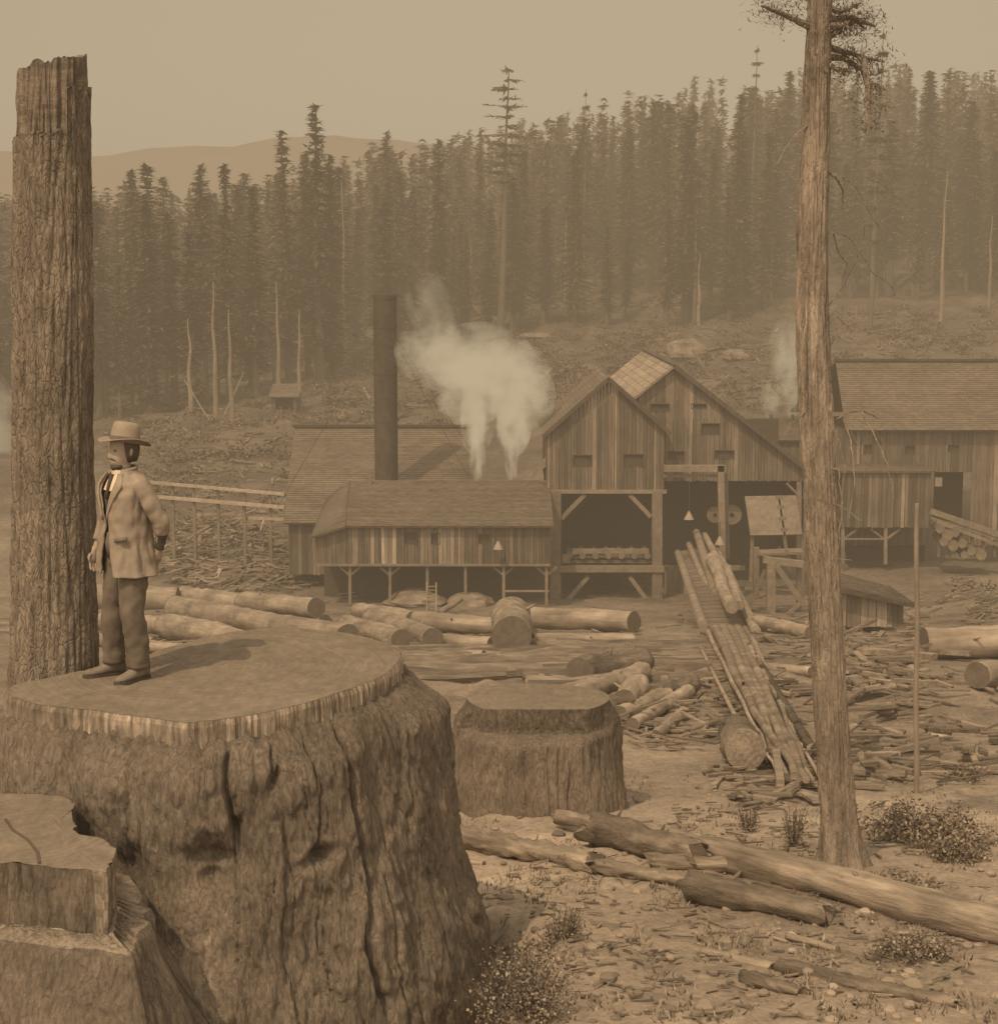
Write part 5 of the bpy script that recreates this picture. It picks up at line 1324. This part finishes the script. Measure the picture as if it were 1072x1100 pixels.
    def hp(r1,r2,z,wav=0):
        row=[]
        for k in range(n):
            a=2*math.pi*k/n; zz=z+wav*math.cos(2*a)*.012+wav*math.sin(a+.4)*.004
            v=tilt@Vector((r1*math.cos(a),r2*math.sin(a),zz)); row.append((v.x,v.y+.012,v.z+1.698))
        return row
    rs=[hp(.168,.192,.004,1.6),hp(.167,.191,.010,1.6),hp(.13,.153,.002,.9),hp(.092,.112,.002),hp(.089,.108,.03),hp(.087,.104,.08),hp(.082,.098,.115),hp(.070,.086,.135),hp(.05,.062,.142),hp(.03,.04,.136),hp(.01,.012,.132)]
    m2.rings(rs,cap1=True); m2.rings([hp(.168,.192,.003,1.6),hp(.092,.112,-.006)]); hat=add(m2,'hat',M_hat)
    m2=MB(); m2.rings([hp(.0935,.1135,.004),hp(.0905,.1105,.034)],t=.9); add(m2,'hat_band',mat('hat_band_ribbon',.12,.15,8,bump=0),parent=hat)
    # shirt and waistcoat
    def loft(zs,seed=0,fold=.006,gap=None,nn=64):
        rs=[]
        for (z,a,b,oy) in zs:
            g=gap(z) if gap else 0; row=[]
            for k in range(nn+ (1 if gap else 0)):
                t=-math.pi/2+g+(2*math.pi-2*g)*k/nn
                f=1+fold/.2*(N(math.cos(t)*3+seed,math.sin(t)*3,z*5)+.7*N(math.cos(t)*7+seed,math.sin(t)*7,z*9))
                p=2.5; ct,st=math.cos(t),math.sin(t); q=(abs(ct)**p+abs(st)**p)**(-1/p)
                row.append((a*ct*q*f,b*st*q*f+oy,z))
            rs.append(row)
        return rs
    def dens(zs,k=5):
        o=[]
        for A,B in zip(zs,zs[1:]):
            for j in range(k): u=j/k; o.append(tuple(A[i]+(B[i]-A[i])*u for i in range(4)))
        o.append(zs[-1]); return o
    m2=MB(); m2.rings(loft(dens([(.88,.165,.125,0),(1.08,.165,.122,0),(1.3,.175,.125,-.005),(1.40,.15,.10,0)]),2)); add(m2,'waistcoat',M_vest)
    m2=MB(); m2.rings(loft(dens([(1.36,.15,.128,-.004),(1.42,.12,.105,-.004),(1.47,.075,.078,-.008),(1.505,.066,.072,-.012)]),4,.002)); add(m2,'shirt',M_shirt)
    m2=MB(); m2.tube([(0,-.095,1.475),(.005,-.128,1.40),(.0,-.140,1.30)],[.016,.012,.018],8); add(m2,'necktie',M_vest)
    gap=lambda z: interp([(.74,.42),(.95,.24),(1.12,.12),(1.2,.16),(1.35,.38),(1.45,.62),(1.53,.9)],z)
    coat=dens([(.755,.245,.178,.004),(.80,.238,.172,.004),(.95,.222,.160,0),(1.08,.205,.148,0),(1.22,.208,.148,-.002),(1.34,.222,.148,-.002),(1.41,.212,.132,0),(1.45,.165,.112,0),(1.48,.11,.092,0),(1.505,.082,.082,.0)],6)
    m2=MB(); rc=loft(coat,9,.015,gap,nn=90); dz=len(rc)
    for i,rw in enumerate(rc):
        for k,v in enumerate(rw):
            f=.011*N(v[0]*9+v[2]*7,v[1]*9,v[2]*9-v[0]*6)+.007*N(v[0]*22,v[1]*22-v[2]*12,v[2]*16)+.012*math.sin(k*.55+2*N(v[2]*3,0))*sm(1.05,.76,v[2])
            L_=math.hypot(v[0],v[1])+1e-6; rw[k]=(v[0]*(1+f/L_),v[1]*(1+f/L_),v[2]+(.01*N(k*.15,3) if i==0 else 0))
    m2.rings(rc,closed=False); c=add(m2,'coat',M_coat,mods=('solid',))
    # lapels and collar
    for s in (-1,1):
        m2=MB(); rows=[]
        for i in range(9):
            z=1.15+.33*i/8; g=gap(z); 
            for_=[(z,)]
            a=interp([(1.08,.205),(1.22,.208),(1.34,.222),(1.41,.2),(1.45,.150),(1.5,.085)],z); b=interp([(1.08,.148),(1.34,.148),(1.41,.132),(1.45,.112),(1.5,.088)],z)
            w=interp([(0,.01),(.5,.22),(.8,.34),(1,.3)],i/8); row=[]
            for j in range(5):
                t=-math.pi/2+s*(g+w*j/4); ct,st=math.cos(t),math.sin(t); q=(abs(ct)**2.5+abs(st)**2.5)**(-.4)
                row.append((a*ct*q*1.03,(b*st*q)*1.05-.010,z))
            rows.append(row)
        m2.rings(rows,closed=False); add(m2,'lapel',M_coat,parent=c,mods=('solid',))
    m2=MB(); m2.tube([(.10*math.cos(t)*.85,.088*math.sin(t)*.95+.004,1.505+.012*math.sin(t)) for t in [math.radians(-40+260*k/20) for k in range(21)]],.014,8); add(m2,'collar',M_coat,parent=c)
    m2=MB(); m2.beam((.13,-.165,1.02),(.215,-.115,1.035),.012,.03,.6); add(m2,'pocket',M_coat,parent=c)
    # sleeves
    def sleeve(pts,rr,seed):
        P_=[];Rr=[]
        V=[Vector(p) for p in pts]
        for i in range(len(V)-1):
            for k in range(8):
                u=k/8; P_.append(V[i].lerp(V[i+1],u)); Rr.append((rr[i]+(rr[i+1]-rr[i])*u)*(1+.08*N((i+u)*9,seed)+.012*math.sin((i*8+k)*1.9)))
        P_.append(V[-1]); Rr.append(rr[-1]); m2=MB(); m2.tube(P_,Rr,30,True,wob=.12,seed=seed)
        for i,v in enumerate(m2.v): v=Vector(v); m2.v[i]=tuple(v+Vector((N(v.x*16,v.y*16,v.z*11+seed),N(v.x*16+7,v.y*16,v.z*11+seed),0))*.010)
        return m2
    add(sleeve([(.13,.0,1.44),(.195,.01,1.40),(.248,.07,1.26),(.277,.125,1.14),(.25,.145,1.06)],[.058,.074,.066,.060,.052],3),'sleeve',M_coat,parent=c)
    add(sleeve([(-.13,.0,1.44),(-.195,.0,1.40),(-.238,.0,1.24),(-.25,-.005,1.13),(-.24,-.09,.97)],[.058,.072,.062,.058,.046],5),'sleeve',M_coat,parent=c)
    add(sleeve([(.255,.142,1.08),(.225,.148,1.0),(.202,.15,.94)],[.044,.038,.032],8),'cuff',M_vest)
    # trousers
    def leg(pts,rr,seed):
        V=[Vector(p) for p in pts]; P_=[];Rr=[]
        for i in range(len(V)-1):
            for k in range(9):
                u=k/9; P_.append(V[i].lerp(V[i+1],u)); Rr.append((rr[i]+(rr[i+1]-rr[i])*u)*(1+.04*N((i+u)*5,seed)))
        P_.append(V[-1]); Rr.append(rr[-1]); return P_,Rr
    m2=MB()
    a,b=leg([(.075,.0,.93),(.095,-.005,.75),(.122,-.04,.50),(.118,-.005,.28),(.105,.01,.085)],[.122,.106,.086,.082,.080],1); m2.tube(a,b,34,True,wob=.13,seed=2)
    a,b=leg([(-.075,.0,.93),(-.10,-.01,.75),(-.128,-.055,.50),(-.142,-.05,.28),(-.15,-.045,.085)],[.122,.104,.084,.080,.078],4); m2.tube(a,b,34,True,wob=.13,seed=7)
    m2.tube([(0,0,1.06),(0,0,.98),(0,0,.88)],[.14,.15,.14],26,True)
    for i,v in enumerate(m2.v): v=Vector(v); k=sm(.95,.3,v.z) if False else 1; m2.v[i]=tuple(v+Vector((N(v.x*12,v.y*12,v.z*9),N(v.x*12+7,v.y*12,v.z*9),0))*.009)
    add(m2,'trousers',M_trou)
    # boots
    for (x,y,rot) in ((.105,.01,.25),(-.15,-.045,-.2)):
        m2=MB(); rs=[]
        def bp(px_,py_,z): 
            c_,s_=math.cos(rot),math.sin(rot); return (x+px_*c_-py_*s_,y+px_*s_+py_*c_,z)
        for (yy,w,hh,z0) in ((.085,.022,.05,.0),(.08,.036,.10,.0),(.04,.040,.125,.0),(.0,.040,.115,.0),(-.06,.041,.085,.0),(-.12,.047,.062,.0),(-.17,.045,.052,.0),(-.205,.032,.042,.003),(-.222,.012,.028,.008)):
            rs.append([bp(w*math.cos(t)*(1 if math.sin(t)>-.2 else 1.02),yy,z0+max(0,hh*(.5+.5*math.sin(t)))) for t in [2*math.pi*k/16 for k in range(16)]])
        m2.rings(rs,cap0=True,cap1=True); bo=add(m2,'boot',M_boot)
        m2=MB(); sh=[(.093,.028),(.06,.044),(.0,.042),(-.06,.043),(-.13,.052),(-.18,.048),(-.215,.032),(-.232,.012)]
        lp=[bp(w,yy,0) for yy,w in sh]+[bp(-w,yy,0) for yy,w in sh[::-1]]
        m2.rings([[(q[0],q[1],-.012) for q in lp],[(q[0],q[1],.010) for q in lp]],cap0=True,cap1=True); add(m2,'sole',M_vest,parent=bo,smooth=False)
    return e
man()

# ---------------------------------------------------------------- camera, light, world
cam=bpy.data.cameras.new('camera'); co=bpy.data.objects.new('camera',cam); COL.objects.link(co)
co.location=(0,0,0); co.rotation_euler=(math.pi/2-TH,0,0); cam.sensor_width=36; cam.sensor_fit='HORIZONTAL'; cam.lens=36*F/1072; cam.clip_start=.1; cam.clip_end=8000
sc.camera=co
EL=math.radians(53); az=math.radians(60)   # light travels right and away
dirv=Vector((math.cos(az)*math.cos(EL),math.sin(az)*math.cos(EL),-math.sin(EL)))
sun=bpy.data.lights.new('sun','SUN'); so=bpy.data.objects.new('sun',sun); COL.objects.link(so); so.rotation_euler=dirv.to_track_quat('-Z','Y').to_euler()
sun.energy=3.9; sun.angle=math.radians(.53); sun.color=(1,.80,.52)
w=bpy.data.worlds.new('World'); sc.world=w; w.use_nodes=True; nt=w.node_tree; nt.nodes.clear()
out=nt.nodes.new('ShaderNodeOutputWorld'); bg=nt.nodes.new('ShaderNodeBackground'); sky=nt.nodes.new('ShaderNodeTexSky'); sky.sky_type='NISHITA'; sky.sun_disc=False
sky.sun_elevation=EL; sv=-dirv; sky.sun_rotation=math.atan2(sv.x,sv.y); sky.dust_density=4.0; sky.air_density=1.2
bw=nt.nodes.new('ShaderNodeRGBToBW'); pw=nt.nodes.new('ShaderNodeMath'); pw.operation='POWER'; pw.inputs[1].default_value=.45
mx=nt.nodes.new('ShaderNodeMix'); mx.data_type='RGBA'; mx.blend_type='MULTIPLY'; mx.inputs[0].default_value=1; mx.inputs[7].default_value=(1,.91,.71,1)
nt.links.new(sky.outputs[0],bw.inputs[0]); nt.links.new(bw.outputs[0],pw.inputs[0]); nt.links.new(pw.outputs[0],mx.inputs[6]); nt.links.new(mx.outputs[2],bg.inputs[0]); nt.links.new(bg.outputs[0],out.inputs[0])
bg.inputs[1].default_value=.90
vs=sc.view_settings; sc.display_settings.display_device='sRGB'; vs.view_transform='Standard'; vs.look='None'; vs.exposure=0; vs.gamma=1
cy=sc.cycles; cy.use_denoising=True; cy.max_bounces=4; cy.diffuse_bounces=2; cy.volume_bounces=0; cy.transparent_max_bounces=8; cy.volume_step_rate=2.0; cy.volume_max_steps=128
